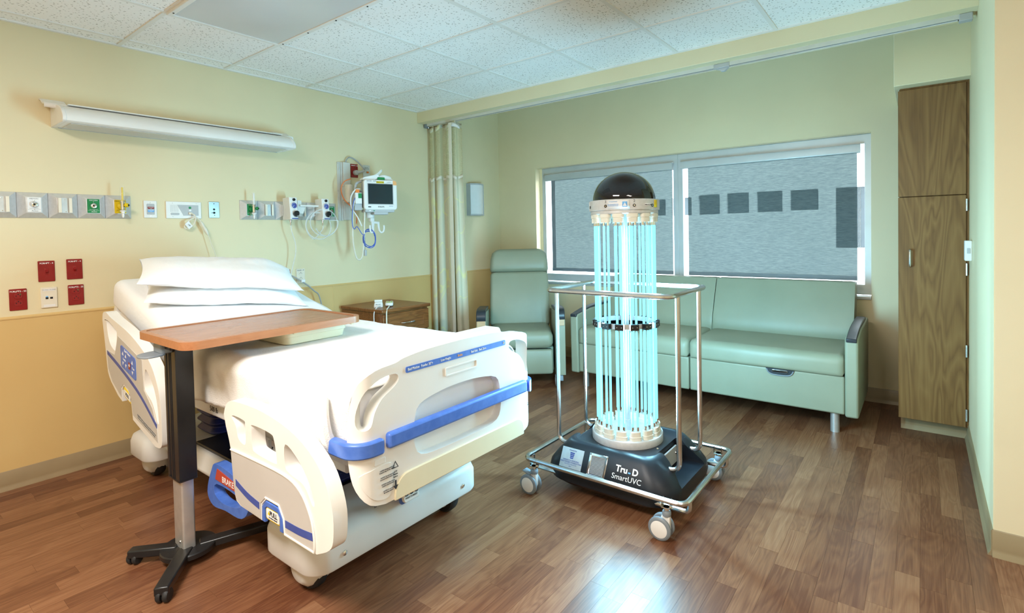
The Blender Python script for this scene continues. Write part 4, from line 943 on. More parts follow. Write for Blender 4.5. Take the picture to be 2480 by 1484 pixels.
# ------------------------------------------------------------------ overbed table
OT = thing('overbed_table', 'wheeled overbed table with wood-look top and black telescoping column', 'table', (0.36, -1.46, 0))
tz = 0.945; a0, a1, b0, b1 = 0.262, 1.020, -1.795, -1.305
top = ob('table_top', MB().prism(rr(a0+0.022, a1-0.022, b0+0.022, b1-0.022, 0.035, 6), -0.024, -0.003, XY(tz)), m_ttop, OT)
ob('edge_band', MB().prism(rr(a0, a1, b0, b1, 0.055, 7), -0.030, 0.0, XY(tz), [rr(a0+0.021, a1-0.021, b0+0.021, b1-0.021, 0.036, 7)[::-1]]), m_tedge, top, bevel=0.006, seg=3)
ob('support_bar', MB().prism([(0.30, tz-0.030), (0.30, tz-0.062), (0.44, tz-0.058), (0.74, tz-0.040), (0.76, tz-0.030)], -0.05, 0.05, XZ(-1.50)), m_black, OT, bevel=0.004)
ob('under_plate', MB().box(0.62, 0.98, -1.72, -1.38, tz-0.036, tz-0.030), m_cream, OT)
trx = ob('drawer_tray', MB().loft([[(px, py, z) for px, py in rr(0.675+i, 0.985-i, -1.72+i, -1.40-i, 0.03, 4)] for z, i in ((tz-0.098, 0.022), (tz-0.092, 0.010), (tz-0.062, 0.004), (tz-0.060, 0.0), (tz-0.036, 0.0))]), m_cream, OT)
for xq in (0.715, 1.0):
    ob('drawer_runner', MB().box(xq-0.012, xq+0.012, -1.74, -1.40, tz-0.045, tz-0.030), m_cream, OT, bevel=0.003)
# column : ribbed black sleeve, grey inner post
cx, cy = 0.36, -1.462
rib = [(-0.033, -0.058), (0.033, -0.058), (0.033, 0.058), (-0.033, 0.058), (-0.033, 0.040), (-0.027, 0.037), (-0.027, 0.024), (-0.033, 0.021), (-0.033, 0.010), (-0.027, 0.008), (-0.027, 0.002), (-0.033, 0.0), (-0.033, -0.004), (-0.027, -0.006), (-0.027, -0.016), (-0.033, -0.018)]
rib = [(a, b) for a, b in rib]
ob('column_sleeve', MB().prism([(cx+a, cy+b) for a, b in rib], 0.345, tz-0.030, XY(0)), m_black, OT, bevel=0.003)
ob('sleeve_cap', MB().prism(rr(cx-0.034, cx+0.034, cy-0.059, cy+0.059, 0.006), 0.340, 0.346, XY(0)), m_black, OT)
post = ob('column_post', MB().prism(rr(cx-0.024, cx+0.024, cy-0.046, cy+0.044, 0.008), 0.055, 0.36, XY(0)), m_alu, OT)
ob('post_bolt', MB().lathe([(0.006, 0), (0.005, 0.003), (0, 0.003)], (cx-0.024, cy-0.016, 0.085), (-1, 0, 0), 10), m_chrome, post)
ob('base_disc', MB().lathe([(0.0, 0.032), (0.098, 0.032), (0.102, 0.036), (0.102, 0.052), (0.098, 0.056), (0, 0.056)], (cx+0.01, cy-0.005, 0), 'z', 36), m_black, OT)
def leg(pts, w_, z0=0.030, z1=0.062):
    a, b = Vector(pts[0]), Vector(pts[1]); d = (b-a).normalized(); n = Vector((-d.y, d.x))
    q = [a-n*w_, b-n*w_*0.9, b+n*w_*0.9, a+n*w_]
    ob('base_leg', MB().prism([(p.x, p.y) for p in q], z0, z1, XY(0)), m_black, OT, bevel=0.005)
leg([(cx-0.02, cy+0.02), (0.208, -1.318)], 0.024); leg([(cx-0.01, cy-0.03), (0.192, -1.700)], 0.027); leg([(cx+0.04, cy-0.03), (0.99, -1.70)], 0.026); leg([(0.92, -1.93), (0.97, -1.42)], 0.024)
for (x, y, an) in ((0.222, -1.330, 30), (0.205, -1.690, 40), (0.93, -1.90, 80), (0.965, -1.45, 80)):
    ax = (math.cos(R(an+90)), math.sin(R(an+90)), 0)
    for s in (-1, 1):
        ob('table_caster', MB().lathe([(0.010, s*0.004), (0.022, s*0.004), (0.0245, s*0.008), (0.0245, s*0.016), (0.021, s*0.021), (0.008, s*0.022)], (x, y, 0.0248), ax, 18), m_rubber, OT)
lv = ob('height_lever', MB().prism(smoothpoly([(0.30, -1.50), (0.235, -1.52), (0.215, -1.47), (0.24, -1.42), (0.30, -1.41)], 4), tz-0.085, tz-0.077, XY(0)), m_greyp, OT, bevel=0.002)
ob('lever_housing', MB().box(0.285, 0.33, -1.50, -1.42, tz-0.080, tz-0.030), m_greyp, OT, bevel=0.006)
# ------------------------------------------------------------------ head wall services
WZ = XZ(0)
def plate_box(name, x0, x1, z0, z1, material, parent, t=0.006, y=0.0, r=0.003):
    return ob(name, MB().prism(rr(x0, x1, z0, z1, r, 3), -t, 0, XZ(y)), material, parent, bevel=0.002)
def screw(x, z, y, par, m=None, r=0.003):
    return ob('screw', MB().lathe([(r, 0), (r*0.8, 0.0012), (0, 0.0015)], (x, y, z), (0, -1, 0), 8), m or m_chrome, par)
def knob_y(name, x, z, y, r, h, m, par, seg=18):
    return ob(name, MB().lathe([(r, 0), (r, h*0.8), (r*0.85, h), (0, h)], (x, y, z), (0, -1, 0), seg), m, par)
# over-bed light
OL = thing('overbed_light', 'long white wall-mounted reading light over the bed', 'wall light', (0.94, 0, 1.96))
pf = [(0, 1.960), (-0.232, 1.962), (-0.244, 1.970), (-0.246, 1.985), (-0.238, 2.005), (-0.215, 2.030), (-0.185, 2.050), (-0.14, 2.064), (-0.06, 2.070), (0, 2.070)]
ob('housing', MB().prism([(a, b) for a, b in pf if True], 0.300, 1.580, lambda a, b, w_: (w_, a, b)), m_white, OL, ang=40)
for x0, x1 in ((0.284, 0.302), (1.578, 1.596)):
    ob('end_cap', MB().prism([(a*1.01, 1.957+(b-1.957)*1.02) for a, b in pf], x0, x1, lambda a, b, w_: (w_, a, b)), m_white, OL, bevel=0.003)
ob('lower_lens', MB().box(0.325, 1.555, -0.215, -0.03, 1.9575, 1.9605), m_lens, OL)
ob('lens_rib', MB().box(0.31, 1.57, -0.026, -0.020, 1.9565, 1.9605), m_lgrey, OL)
ob('top_strip', MB().box(0.33, 1.55, -0.15, -0.02, 2.069, 2.076), m_white, OL, bevel=0.003)
for x0, x1 in ((0.236, 0.340), (1.535, 1.648)):
    arc = smoothpoly([(0.0, 2.112), (-0.030, 2.108), (-0.062, 2.090), (-0.088, 2.078), (-0.118, 2.074), (-0.122, 2.055)], 4, False)
    ob('wing', MB().prism(arc+[(a+0.006, b-0.007) for a, b in arc[::-1]], x0, x1, lambda a, b, w_: (w_, a, b)), m_white, OL, bevel=0.002)
# gas rails
def rail(x0, kinds, label):
    wmod = 0.1288; n = len(kinds)
    r = thing('medical_gas_rail', label, 'gas outlet rail', (x0+n*wmod/2, 0, 1.52), group='medical gas rails')
    fr = None
    for k, kind in enumerate(kinds):
        a = x0+k*wmod; b = a+wmod-0.001; c = (a+b)/2
        lp = lambda i, y: [(a+i, y, 1.453+i*0.85), (b-i, y, 1.453+i*0.85), (b-i, y, 1.592-i*0.85), (a+i, y, 1.592-i*0.85)]
        md = ob('outlet_module', MB().loft([lp(0, 0), lp(0, -0.004), lp(0.032, -0.040)]), m_gasalu, r, bevel=0.0012, seg=1)
        yp = -0.040
        text('Amico', 0.013, plane_m((c, -0.0185, 1.5785), (1, 0, 0), (0, 0.73, 0.62)), m_inkg, md)
        if kind == 'slide':
            pl = ob('slide_plate', MB().box(c-0.030, c+0.030, yp-0.003, yp, 1.482, 1.564), m_alu, md)
            for s in (-1, 1): ob('slide_lip', MB().prism([(c+s*0.030, yp), (c+s*0.030, yp-0.012), (c+s*0.016, yp-0.012), (c+s*0.018, yp-0.009), (c+s*0.026, yp-0.008), (c+s*0.026, yp)], 1.482, 1.564, lambda u, v, w_: (u, v, w_)), m_ivory, md)
            screw(c, 1.556, yp-0.003, md); screw(c+0.004, 1.489, yp-0.003, md)
        else:
            m, tx, ink = {'vac': (m_paper, 'MEDVAC', m_inkg), 'o2': (m_green, 'OXYGEN', m_inkw), 'air': (m_yellow, 'MEDICAL AIR', m_ink)}[kind]
            pl = plate_box('outlet_plate', c-0.029, c+0.029, 1.483, 1.564, m, md, 0.003, yp)
            text(tx, 0.0095, head_m(c, 1.556, yp-0.0032), ink, pl); text('PUSH TO CONNECT', 0.0042, head_m(c, 1.503, yp-0.0032), ink, pl); text('Amico', 0.010, head_m(c+0.002, 1.490, yp-0.0032), ink, pl)
            ob('rule', MB().box(c-0.026, c+0.026, yp-0.0034, yp-0.003, 1.4965, 1.4972), ink, pl)
            screw(c, 1.548, yp-0.003, pl); screw(c, 1.4995, yp-0.003, pl)
            ob('socket', MB().lathe([(0.0165, 0), (0.0165, 0.006), (0.013, 0.011), (0.0075, 0.012), (0.007, 0.004), (0, 0.004)], (c, yp-0.003, 1.525), (0, -1, 0), 20), m_chrome, pl)
            ob('socket_core', MB().lathe([(0.0055, 0.003), (0.003, 0.008), (0, 0.008)], (c, yp-0.003, 1.525), (0, -1, 0), 12), m_dark, pl)
    return r
rail(0.0, ['slide', 'vac', 'slide', 'o2', 'air'], 'left aluminium gas rail ending with a yellow medical air outlet')
rail(1.292, ['o2', 'slide', 'vac', 'slide', 'vac', 'o2'], 'right aluminium gas rail carrying the two suction regulators')
def flowmeter(x, y, m, label):
    f = thing('flowmeter', label, 'flowmeter', (x, y, 1.525), group='flowmeters')
    ob('body', MB().lathe([(0.006, 1.500), (0.010, 1.503), (0.010, 1.548), (0.012, 1.550), (0.012, 1.556)], (x, y, 0), 'z', 16), m_chrome, f)
    ob('adapter', MB().lathe([(0.008, 0), (0.008, 0.02), (0.018, 0.022), (0.020, 0.034), (0.010, 0.042)], (x, y, 1.525), (0, 1, 0), 18), m, f)
    ob('sight_tube', MB().lathe([(0.0115, 1.556), (0.0115, 1.640), (0.009, 1.645), (0, 1.646)], (x, y, 0), 'z', 18), m_glass, f)
    ob('scale_tube', MB().lathe([(0.0052, 1.557), (0.0052, 1.637), (0, 1.638)], (x, y, 0), 'z', 12), m if m == m_yellow else m_paper, f)
    kn = ob('knob', MB().lathe([(0.006, 0.008), (0.006, 0.014), (0.0125, 0.015), (0.0125, 0.028), (0.009, 0.030), (0, 0.030)], (x, y, 1.530), (0.75, -0.66, 0), 14), m, f)
    ob('knob_tip', MB().lathe([(0.006, 0.030), (0.006, 0.034), (0, 0.034)], (x, y, 1.530), (0.75, -0.66, 0), 10), m_black, kn)
    ob('hose_nipple', MB().lathe([(0.012, 1.500), (0.015, 1.498), (0.015, 1.492), (0.009, 1.490), (0.010, 1.482), (0.006, 1.480), (0.0075, 1.472), (0.004, 1.456), (0, 1.456)], (x, y, 0), 'z', 14), m_wcord, f)
flowmeter(0.580, -0.082, m_yellow, 'flowmeter with clear tube plugged into the yellow air outlet')
flowmeter(1.356, -0.082, m_green, 'flowmeter with clear tube plugged into the green oxygen outlet')
def regulator(x, label):
    g = thing('suction_regulator', label, 'suction regulator', (x, -0.10, 1.45), group='suction regulators')
    pf_ = [(-0.045, 1.615), (-0.142, 1.618), (-0.158, 1.478), (-0.150, 1.452), (-0.045, 1.448), (-0.040, 1.47), (-0.052, 1.49), (-0.052, 1.55)]
    ob('body', MB().prism(pf_, x-0.031, x+0.031, lambda a, b, w_: (w_, a, b)), m_white, g, bevel=0.005, seg=3)
    nrm = Vector((0, -1, 0.114)).normalized(); fy = lambda z: -0.142-(1.618-z)*0.114
    def fr_(z, off): return Vector((x, fy(z), z))+nrm*off
    ga = ob('gauge', MB().lathe([(0.026, 0), (0.026, 0.006), (0.022, 0.009), (0.021, 0.006), (0, 0.006)], fr_(1.556, 0), tuple(nrm), 28), m_white, g)
    ob('dial', MB().lathe([(0.0215, 0.006), (0, 0.0066)], fr_(1.556, 0), tuple(nrm), 28), m_bstripe, ga)
    M = plane_m(fr_(1.556, 0.0072), (1, 0, 0), (0, 0.114, 1))
    for k in range(13):
        an = R(215-k*20.8); q = M @ Matrix.Translation((0.0165*math.cos(an), 0.0165*math.sin(an), 0)) @ Matrix.Rotation(an, 4, 'Z')
        ob('tick', MB().prism([(-0.003, -0.0006), (0.003, -0.0006), (0.003, 0.0006), (-0.003, 0.0006)], 0, 0.0003, lambda u, v, w_: tuple(q @ Vector((u, v, w_)))), m_red if k > 7 else m_inkw, ga)
    ob('needle', MB().prism([(-0.012, -0.013), (-0.0105, -0.0142), (0.001, 0.001), (-0.0005, 0.002)], 0, 0.0005, lambda u, v, w_: tuple(M @ Vector((u, v, w_)))), m_inkw, ga)
    ob('mode_knob', MB().lathe([(0.011, 0), (0.010, 0.009), (0.008, 0.011), (0, 0.011)], fr_(1.600, 0)+Vector((0.004, 0, 0)), tuple(nrm), 16), m_black, g)
    kn = ob('vacuum_knob', MB().lathe([(0.020, 0), (0.0225, 0.004), (0.0225, 0.022), (0.020, 0.025), (0, 0.025)], fr_(1.492, 0)+Vector((0.010, 0, 0)), tuple(nrm), 24), m_black, g)
    ob('knob_arc', MB().lathe([(0.0165, 0.0252), (0.0185, 0.0252), (0.0185, 0.0256), (0.0165, 0.0256)], fr_(1.492, 0)+Vector((0.010, 0, 0)), tuple(nrm), 14, 0.4, 2.9), m_inkw, kn)
    ob('brand_bar', MB().prism(rr(x-0.020, x+0.028, 1.4555, 1.462, 0.002), 0.0, 0.001, lambda u, v, w_: (u, fy(v)+0.004-w_-0.002, v)), m_bstripe, g)
    ob('outlet_barb', MB().lathe([(0.012, 1.452), (0.010, 1.440), (0.006, 1.438), (0.007, 1.428), (0.005, 1.426), (0.006, 1.412), (0.003, 1.408)], (x-0.004, -0.105, 0), 'z', 14), m_chrome, g)
    ob('wall_adapter', MB().lathe([(0.010, 0), (0.010, 0.014), (0.007, 0.016), (0.007, 0.03)], (x-0.004, -0.052, 1.525), (0, 1, 0), 14), m_chrome, g)
    return g
regulator(1.618, 'left suction regulator with blue gauge and black knob, one hose hanging straight down')
regulator(1.884, 'right suction regulator with blue gauge and black knob, hose wound in a coil')
def cable(name, pts, r, m, label, cat, n=6, seg=6, **k):
    return single(name, MB().tube(smoothpoly(pts, n, False), r, seg), m, label, cat, **k)
cable('suction_hose', [(1.614, -0.105, 1.425), (1.620, -0.108, 1.36), (1.648, -0.10, 1.28), (1.655, -0.09, 1.20), (1.640, -0.075, 1.11), (1.622, -0.065, 1.02), (1.600, -0.06, 0.95), (1.58, -0.05, 0.86)], 0.0045, m_hose, 'clear straight suction hose hanging from the left regulator', 'hose')
pts = [(1.880, -0.105, 1.425), (1.882, -0.108, 1.39), (1.86, -0.11, 1.36)]
for k in range(76):
    a = R(250-k*15); lo = k/24; cx, cz, rr_ = (1.835, 1.405, 0.110-0.005*lo) if k < 40 else (1.885+0.015*math.sin(k*0.2), 1.43, 0.105)
    pts.append((cx+rr_*math.cos(a)*(1+0.06*math.sin(lo*3)), -0.115-0.012*math.sin(k*0.35)-0.004*lo, cz+rr_*math.sin(a)))
single('suction_hose_coil', MB().tube(smoothpoly(pts, 2, False), 0.0045, 6), m_hose, 'clear suction hose wound in loops on the wall bracket', 'hose')
hb2 = thing('hose_bracket', 'white wall bracket with arm holding the coiled hose', 'bracket', (1.74, -0.05, 1.52))
ob('plate', MB().prism([(1.690, 1.500), (1.735, 1.500), (1.752, 1.545), (1.752, 1.552), (1.722, 1.555), (1.722, 1.600), (1.690, 1.602)], -0.004, 0.004, XZ(-0.075)), m_white, hb2, bevel=0.002)
ob('arm', MB().prism(rr(1.700, 1.862, 1.553, 1.567, 0.005), -0.014, 0.0, XZ(-0.085)), m_white, hb2, bevel=0.003)
ob('stand_off', MB().box(1.705, 1.725, -0.072, -0.040, 1.515, 1.535), m_white, hb2)
# call plates
c1 = thing('code_call_plate', 'white wall plate with red and blue emergency call buttons', 'call plate', (0.744, 0, 1.513))
plate_box('cover', 0.709, 0.780, 1.459, 1.567, m_white, c1, 0.008)
ins = plate_box('insert', 0.724, 0.767, 1.480, 1.545, m_lgrey, c1, 0.002, -0.008)
ob('lamp_lens', MB().prism(rr(0.726, 0.765, 1.5395, 1.5475, 0.003), -0.003, 0, XZ(-0.008)), m_lgrey, c1)
for z, m, tx in ((1.5225, m_red, 'STAFF EMERG'), (1.502, m_inkc, 'CODE BLUE')):
    b = plate_box('call_button', 0.729, 0.764, z-0.0065, z+0.0065, m, c1, 0.003, -0.010); text(tx, 0.0062, head_m(0.7465, z+0.002, -0.0134), m_inkw, b, sx=0.8); text('PUSH', 0.0042, head_m(0.7465, z-0.004, -0.0134), m_inkw, b)
screw(0.745, 1.554, -0.008, c1); screw(0.745, 1.473, -0.008, c1)
nc = thing('nurse_call_station', 'wide white nurse call station with speaker grille and plugged cord', 'call station', (0.933, 0, 1.512))
plate_box('cover', 0.830, 1.038, 1.457, 1.567, m_white, nc, 0.010)
ob('face_panel', MB().prism([(0.895, 1.546), (1.020, 1.546), (1.020, 1.476), (0.930, 1.476)], -0.002, 0, XZ(-0.010)), m_lgrey, nc)
ob('lamp_lens', MB().prism(rr(0.856, 0.905, 1.479, 1.493, 0.006), -0.003, 0, XZ(-0.010)), m_lgrey, nc)
gm = MB()
for i in range(9):
    for j in range(9):
        x, z = 0.856+i*0.0062, 1.502+j*0.0052
        if x < 0.905-(1.546-z)*0.0 and i < 9-j*0.1: gm.lathe([(0.0011, 0), (0.0011, 0.0006)], (x, -0.0102, z), (0, -1, 0), 5)
tag(ob('speaker_holes', gm, m_dark, nc), kind='stuff')
gl = plate_box('call_lamp', 0.961, 0.976, 1.521, 1.535, m_green, nc, 0.002, -0.012); plate_box('reset_key', 0.961, 0.976, 1.504, 1.517, m_paper, nc, 0.002, -0.012)
ob('jack', MB().box(0.959, 0.980, -0.022, -0.012, 1.482, 1.497), m_ivory, nc, bevel=0.002)
for x, z in ((0.868, 1.556), (1.008, 1.556), (0.868, 1.468), (1.012, 1.52), (0.905, 1.538), (0.918, 1.510)): screw(x, z, -0.0102, nc, m_lgrey, 0.002)
jp = thing('jack_plate', 'narrow metal wall plate with round jacks right of the nurse call station', 'wall plate', (1.121, 0, 1.518))
plate_box('cover', 1.087, 1.156, 1.463, 1.574, m_teal, jp, 0.005)
for x, z, r in ((1.121, 1.560, 0.003), (1.121, 1.521, 0.007), (1.121, 1.498, 0.008), (1.108, 1.497, 0.003), (1.123, 1.481, 0.003)): ob('jack', MB().lathe([(r, 0), (r*0.9, 0.003), (r*0.5, 0.003), (r*0.45, 0), (0, 0)], (x, -0.005, z), (0, -1, 0), 12), m_black, jp)
# nurse call cord
cc = thing('call_cord', 'ivory call cord with inline connector hanging from the nurse call station', 'cord', (0.97, -0.02, 1.3))
ob('loop', MB().tube(smoothpoly([(0.970, -0.022, 1.489), (0.985, -0.035, 1.480), (0.990, -0.04, 1.455), (0.975, -0.04, 1.415), (0.945, -0.035, 1.390), (0.925, -0.03, 1.400), (0.950, -0.03, 1.440), (0.990, -0.035, 1.462), (1.010, -0.04, 1.450), (1.022, -0.04, 1.430)], 5, False), 0.0042, 8), m_cord, cc)
ob('connector', MB().tube([(1.020, -0.04, 1.435), (1.028, -0.042, 1.418), (1.036, -0.043, 1.400), (1.044, -0.044, 1.384), (1.054, -0.045, 1.362), (1.060, -0.046, 1.345)], 0.010, 10, rf=lambda t: [0.007, 0.0115, 0.009, 0.0115, 0.0105, 0.005][int(round(t*5))]), m_cord, cc)
ob('lead', MB().tube(smoothpoly([(1.060, -0.046, 1.347), (1.075, -0.05, 1.29), (1.10, -0.06, 1.20), (1.118, -0.08, 1.10), (1.12, -0.10, 1.02)], 5, False), 0.0026, 6), m_cord, cc)
ob('tag', MB().prism([(0.922, 1.418), (0.945, 1.440), (0.968, 1.405), (0.945, 1.385)], -0.002, 0, XZ(-0.045)), m_paper, cc)
text('100', 0.012, plane_m((0.947, -0.0474, 1.412), (1, 0, -0.7), (0.7, 0, 1)), m_ink, cc)
# red and ivory plates
def device(name, x, z, m, label, cat, kind, tx, group=None, txm=None):
    d = thing(name, label, cat, (x, 0, z), group=group)
    pl = plate_box('cover', x-0.0355, x+0.0355, z-0.0575, z+0.0575, m, d, 0.007, 0, 0.004)
    if tx: text(tx, 0.0115, head_m(x, z+0.044, -0.0074), txm or m_inkw, pl, bold=0.0002)
    dm = m_dred if m == m_red else m
    if kind == 'switch':
        ob('toggle_frame', MB().box(x-0.008, x+0.008, -0.0085, -0.006, z-0.016, z+0.016), dm, d, bevel=0.001)
        ob('toggle', MB().prism([(-0.007, z-0.010), (-0.010, z-0.012), (-0.020, z-0.001), (-0.018, z+0.003), (-0.007, z+0.008)], x-0.005, x+0.005, lambda a, b, w_: (w_, a, b)), dm, d)
        screw(x, z+0.030, -0.007, d, dm); screw(x, z-0.030, -0.007, d, dm)
    else:
        for q in (0.0195, -0.0195):
            so = ob('receptacle', MB().prism(rr(x-0.017, x+0.017, z+q-0.0145, z+q+0.0145, 0.010, 5), -0.0095, -0.006, WZ), dm, d, bevel=0.001)
            ob('slot', MB().box(x-0.0085, x-0.0065, -0.0098, -0.009, z+q-0.004, z+q+0.004), m_dark, so); ob('slot', MB().box(x+0.0065, x+0.0085, -0.0098, -0.009, z+q-0.005, z+q+0.005), m_dark, so)
            if m == m_red: ob('slot', MB().box(x-0.012, x-0.0065, -0.0098, -0.009, z+q-0.001, z+q+0.001), m_dark, so); ob('slot', MB().box(x+0.0065, x+0.012, -0.0098, -0.009, z+q-0.001, z+q+0.001), m_dark, so)
            ob('ground_hole', MB().lathe([(0.0028, 0.009), (0.0028, 0.0099), (0, 0.0099)], (x, 0, z+q+0.0085), (0, -1, 0), 10), m_dark, so)
            if m == m_red and q > 0: ob('green_dot', MB().lathe([(0.003, 0.0095), (0, 0.0101)], (x+0.009, 0, z+q+0.009), (0, -1, 0), 8), m_green, so)
        screw(x, z, -0.007, d, dm)
    return d
device('light_switch', 0.238, 1.157, m_red, 'red switch plate above the white data plate', 'switch', 'switch', '7CRHPT - 4', 'red switches')
device('light_switch', 0.360, 1.161, m_red, 'red switch plate directly above a red outlet', 'switch', 'switch', '7CRHPT - 4', 'red switches')
device('power_outlet', 0.118, 1.012, m_red, 'leftmost red duplex outlet, left of the white data plate', 'outlet', 'outlet', '7CRLPT2 - 22', 'red outlets')
device('power_outlet', 0.362, 1.013, m_red, 'red duplex outlet under a red switch, right of the white data plate', 'outlet', 'outlet', '7CRLPT2 - 22', 'red outlets')
device('power_outlet', 1.500, 1.018, m_red, 'red outlet almost hidden behind the upper pillow', 'outlet', 'outlet', '7CRLPT2 - 20', 'red outlets')
device('power_outlet', 1.618, 1.015, m_red, 'red outlet with a clear plug beside the ivory outlet', 'outlet', 'outlet', '7CRLPT2 - 20', 'red outlets')
device('power_outlet', 1.738, 1.015, m_ivory, 'ivory duplex outlet on the wall above the wainscot', 'outlet', 'outlet', '7AL4P2 - 37', None, m_inkg)
device('power_outlet', 2.257, 1.879, m_red, 'red outlet high on the wall beside the monitor track', 'outlet', 'outlet', '7CRLPT2 - 22', 'red outlets')
dp = thing('data_plate', 'white data jack plate between the two left red outlets', 'wall plate', (0.243, 0, 1.01))
plate_box('cover', 0.209, 0.279, 0.953, 1.067, m_ivory, dp, 0.009)
for z in (1.053, 0.965): ob('label_window', MB().box(0.219, 0.269, -0.0098, -0.009, z-0.006, z+0.006), m_paper, dp)
text('7C-TW01 / 7C-TW02', 0.006, head_m(0.244, 1.053, -0.0101), m_inkg, dp)
for x, m in ((0.2345, m_inkc), (0.2535, m_ivory)):
    ob('port', MB().box(x-0.006, x+0.006, -0.0099, -0.009, 1.002, 1.012), m_dark, dp); ob('port_icon', MB().box(x-0.005, x+0.005, -0.0105, -0.009, 1.0125, 1.0185), m, dp)
# plugs at the head of the bed
pg = thing('power_plug', 'clear hospital-grade plug with grey cord behind the bed', 'plug', (1.62, -0.03, 1.03))
ob('plug_body', MB().lathe([(0.018, 0.008), (0.018, 0.03), (0.012, 0.05), (0.007, 0.062)], (1.616, 0, 1.034), Vector((0.35, -1, -0.15)), 16), m_hose, pg)
ob('cord', MB().tube(smoothpoly([(1.636, -0.058, 1.026), (1.68, -0.075, 0.995), (1.74, -0.085, 0.95), (1.80, -0.09, 0.895), (1.84, -0.09, 0.85), (1.86, -0.09, 0.70), (1.80, -0.09, 0.45)], 5, False), 0.0055, 8), m_gcord, pg)
ob('cord_tag', MB().box(1.695, 1.725, -0.092, -0.072, 0.972, 0.992), m_paper, pg)
pg2 = thing('power_plug', 'black plug in the lower socket of the outlet next to the ivory one', 'plug', (1.62, -0.03, 0.99))
ob('plug_body', MB().lathe([(0.018, 0.008), (0.018, 0.03), (0.014, 0.045), (0.006, 0.05)], (1.618, 0, 0.996), (0, -1, 0), 16), m_hose, pg2); ob('plug_core', MB().lathe([(0.012, 0.05), (0.006, 0.06), (0, 0.06)], (1.624, 0, 0.99), (0.2, -1, 0), 12), m_black, pg2)
# ------------------------------------------------------------------ patient monitor on its wall track
tk = thing('monitor_wall_mount', 'vertical wall track with white swing arm and hooks carrying the patient monitor', 'wall mount', (2.142, 0, 1.70))
ob('channel', MB().prism([(2.087, 0), (2.087, -0.010), (2.098, -0.010), (2.098, -0.016), (2.106, -0.016), (2.106, -0.008), (2.116, -0.008), (2.116, -0.018), (2.128, -0.018), (2.128, 0)], 1.451, 1.940, lambda a, b, w_: (a, b, w_)), m_track, tk)
ob('cable_cover', MB().box(2.130, 2.197, -0.034, 0, 1.735, 1.940), m_track, tk, bevel=0.003); ob('cable_cover', MB().box(2.130, 2.197, -0.026, 0, 1.456, 1.62), m_track, tk, bevel=0.003)
for z in (1.93, 1.70, 1.53): screw(2.0925, z, -0.010, tk)
_pc = ([(2.165, -0.02, 1.938), (2.170, -0.025, 1.965), (2.20, -0.03, 1.985), (2.25, -0.04, 1.965), (2.30, -0.055, 1.915), (2.325, -0.062, 1.882)])
pl3 = thing('plugged_cord', 'grey cord arching from the wall track to a plug in the high red outlet', 'power cord', (2.27, -0.03, 1.87))
ob('cord', MB().tube(smoothpoly(_pc, 6, False), 0.0055, 6), m_gcord, pl3)
ob('plug_body', MB().lathe([(0.022, 0.008), (0.022, 0.034), (0.016, 0.042), (0, 0.043)], (2.262, 0, 1.862), (0, -1, 0), 18), m_lgrey, pl3); ob('plug_tail', MB().tube([(2.27, -0.032, 1.862), (2.295, -0.045, 1.868), (2.322, -0.06, 1.878)], 0.013, 10, rf=lambda t: 0.014-0.006*t), m_lgrey, pl3)
ap = thing('alarm_plate', 'steel wall plate with orange jack behind the monitor', 'wall plate', (2.38, 0, 1.88))
plate_box('cover', 2.345, 2.417, 1.822, 1.938, m_alu, ap, 0.006); ob('orange_jack', MB().box(2.382, 2.400, -0.014, -0.006, 1.868, 1.884), m_orange, ap, bevel=0.002); text('Network\nMonitor only', 0.010, head_m(2.38, 1.912, -0.0064), m_inkg, ap)
arm = tk
ob('wall_pivot', MB().lathe([(0.030, 1.60), (0.034, 1.605), (0.034, 1.745), (0.030, 1.75)], (2.160, -0.060, 0), 'z', 20), m_ivory, arm); ob('mount_block', MB().box(2.128, 2.190, -0.06, -0.012, 1.62, 1.735), m_track, arm, bevel=0.004)
ob('link', MB().prism(rr(-0.02, 0.16, -0.030, 0.030, 0.025), -0.016, 0.016, lambda a, b, w_: (2.165+a*0.55-w_*0.8, -0.07-a*0.8, 1.665+b)), m_ivory, arm, bevel=0.006)
ob('head_pivot', MB().lathe([(0.030, 1.465), (0.034, 1.47), (0.034, 1.520), (0.026, 1.525)], (2.235, -0.235, 0), 'z', 20), m_white, arm); ob('drop_arm', MB().tube([(2.235, -0.20, 1.64), (2.24, -0.22, 1.56), (2.238, -0.232, 1.50)], 0.022, 10), m_lgrey, arm)
hk = ob('hook_bracket', MB().box(2.225, 2.265, -0.255, -0.225, 1.435, 1.468), m_white, arm, bevel=0.006)
ob('hook_plate', MB().prism([(2.232, 1.44), (2.312, 1.436), (2.318, 1.36), (2.300, 1.36), (2.294, 1.418), (2.262, 1.42), (2.258, 1.37), (2.236, 1.372)], -0.006, 0.006, XZ(-0.25)), m_white, arm, bevel=0.003)
for x in (2.236, 2.318):
    s = -1 if x < 2.28 else 1
    ob('hook', MB().tube(smoothpoly([(x-s*0.012, -0.25, 1.40), (x-s*0.010, -0.256, 1.362), (x+s*0.006, -0.262, 1.345), (x+s*0.024, -0.266, 1.355), (x+s*0.030, -0.268, 1.385), (x+s*0.028, -0.268, 1.405)], 4, False), 0.0075, 8), m_white, arm)
MC = Vector((2.275, -0.300, 1.652))
mon = thing('patient_monitor', 'white bedside patient monitor with a dark blank screen', 'monitor', MC, R(-19))
hw, hh = 0.138, 0.122
ob('front_bezel', MB().prism(rr(-hw, hw, -hh, hh, 0.022, 6), -0.020, 0.012, XZ(-0.04)), m_white, mon, bevel=0.007, seg=3, local=True)
ob('rear_case', MB().loft([[(a, y, b-0.002) for a, b in rr(-w_, w_, -h_, h_, 0.02, 5)] for y, w_, h_ in ((-0.028, 0.134, 0.112), (0.03, 0.130, 0.108), (0.09, 0.112, 0.092))]), m_lgrey, mon, local=True)
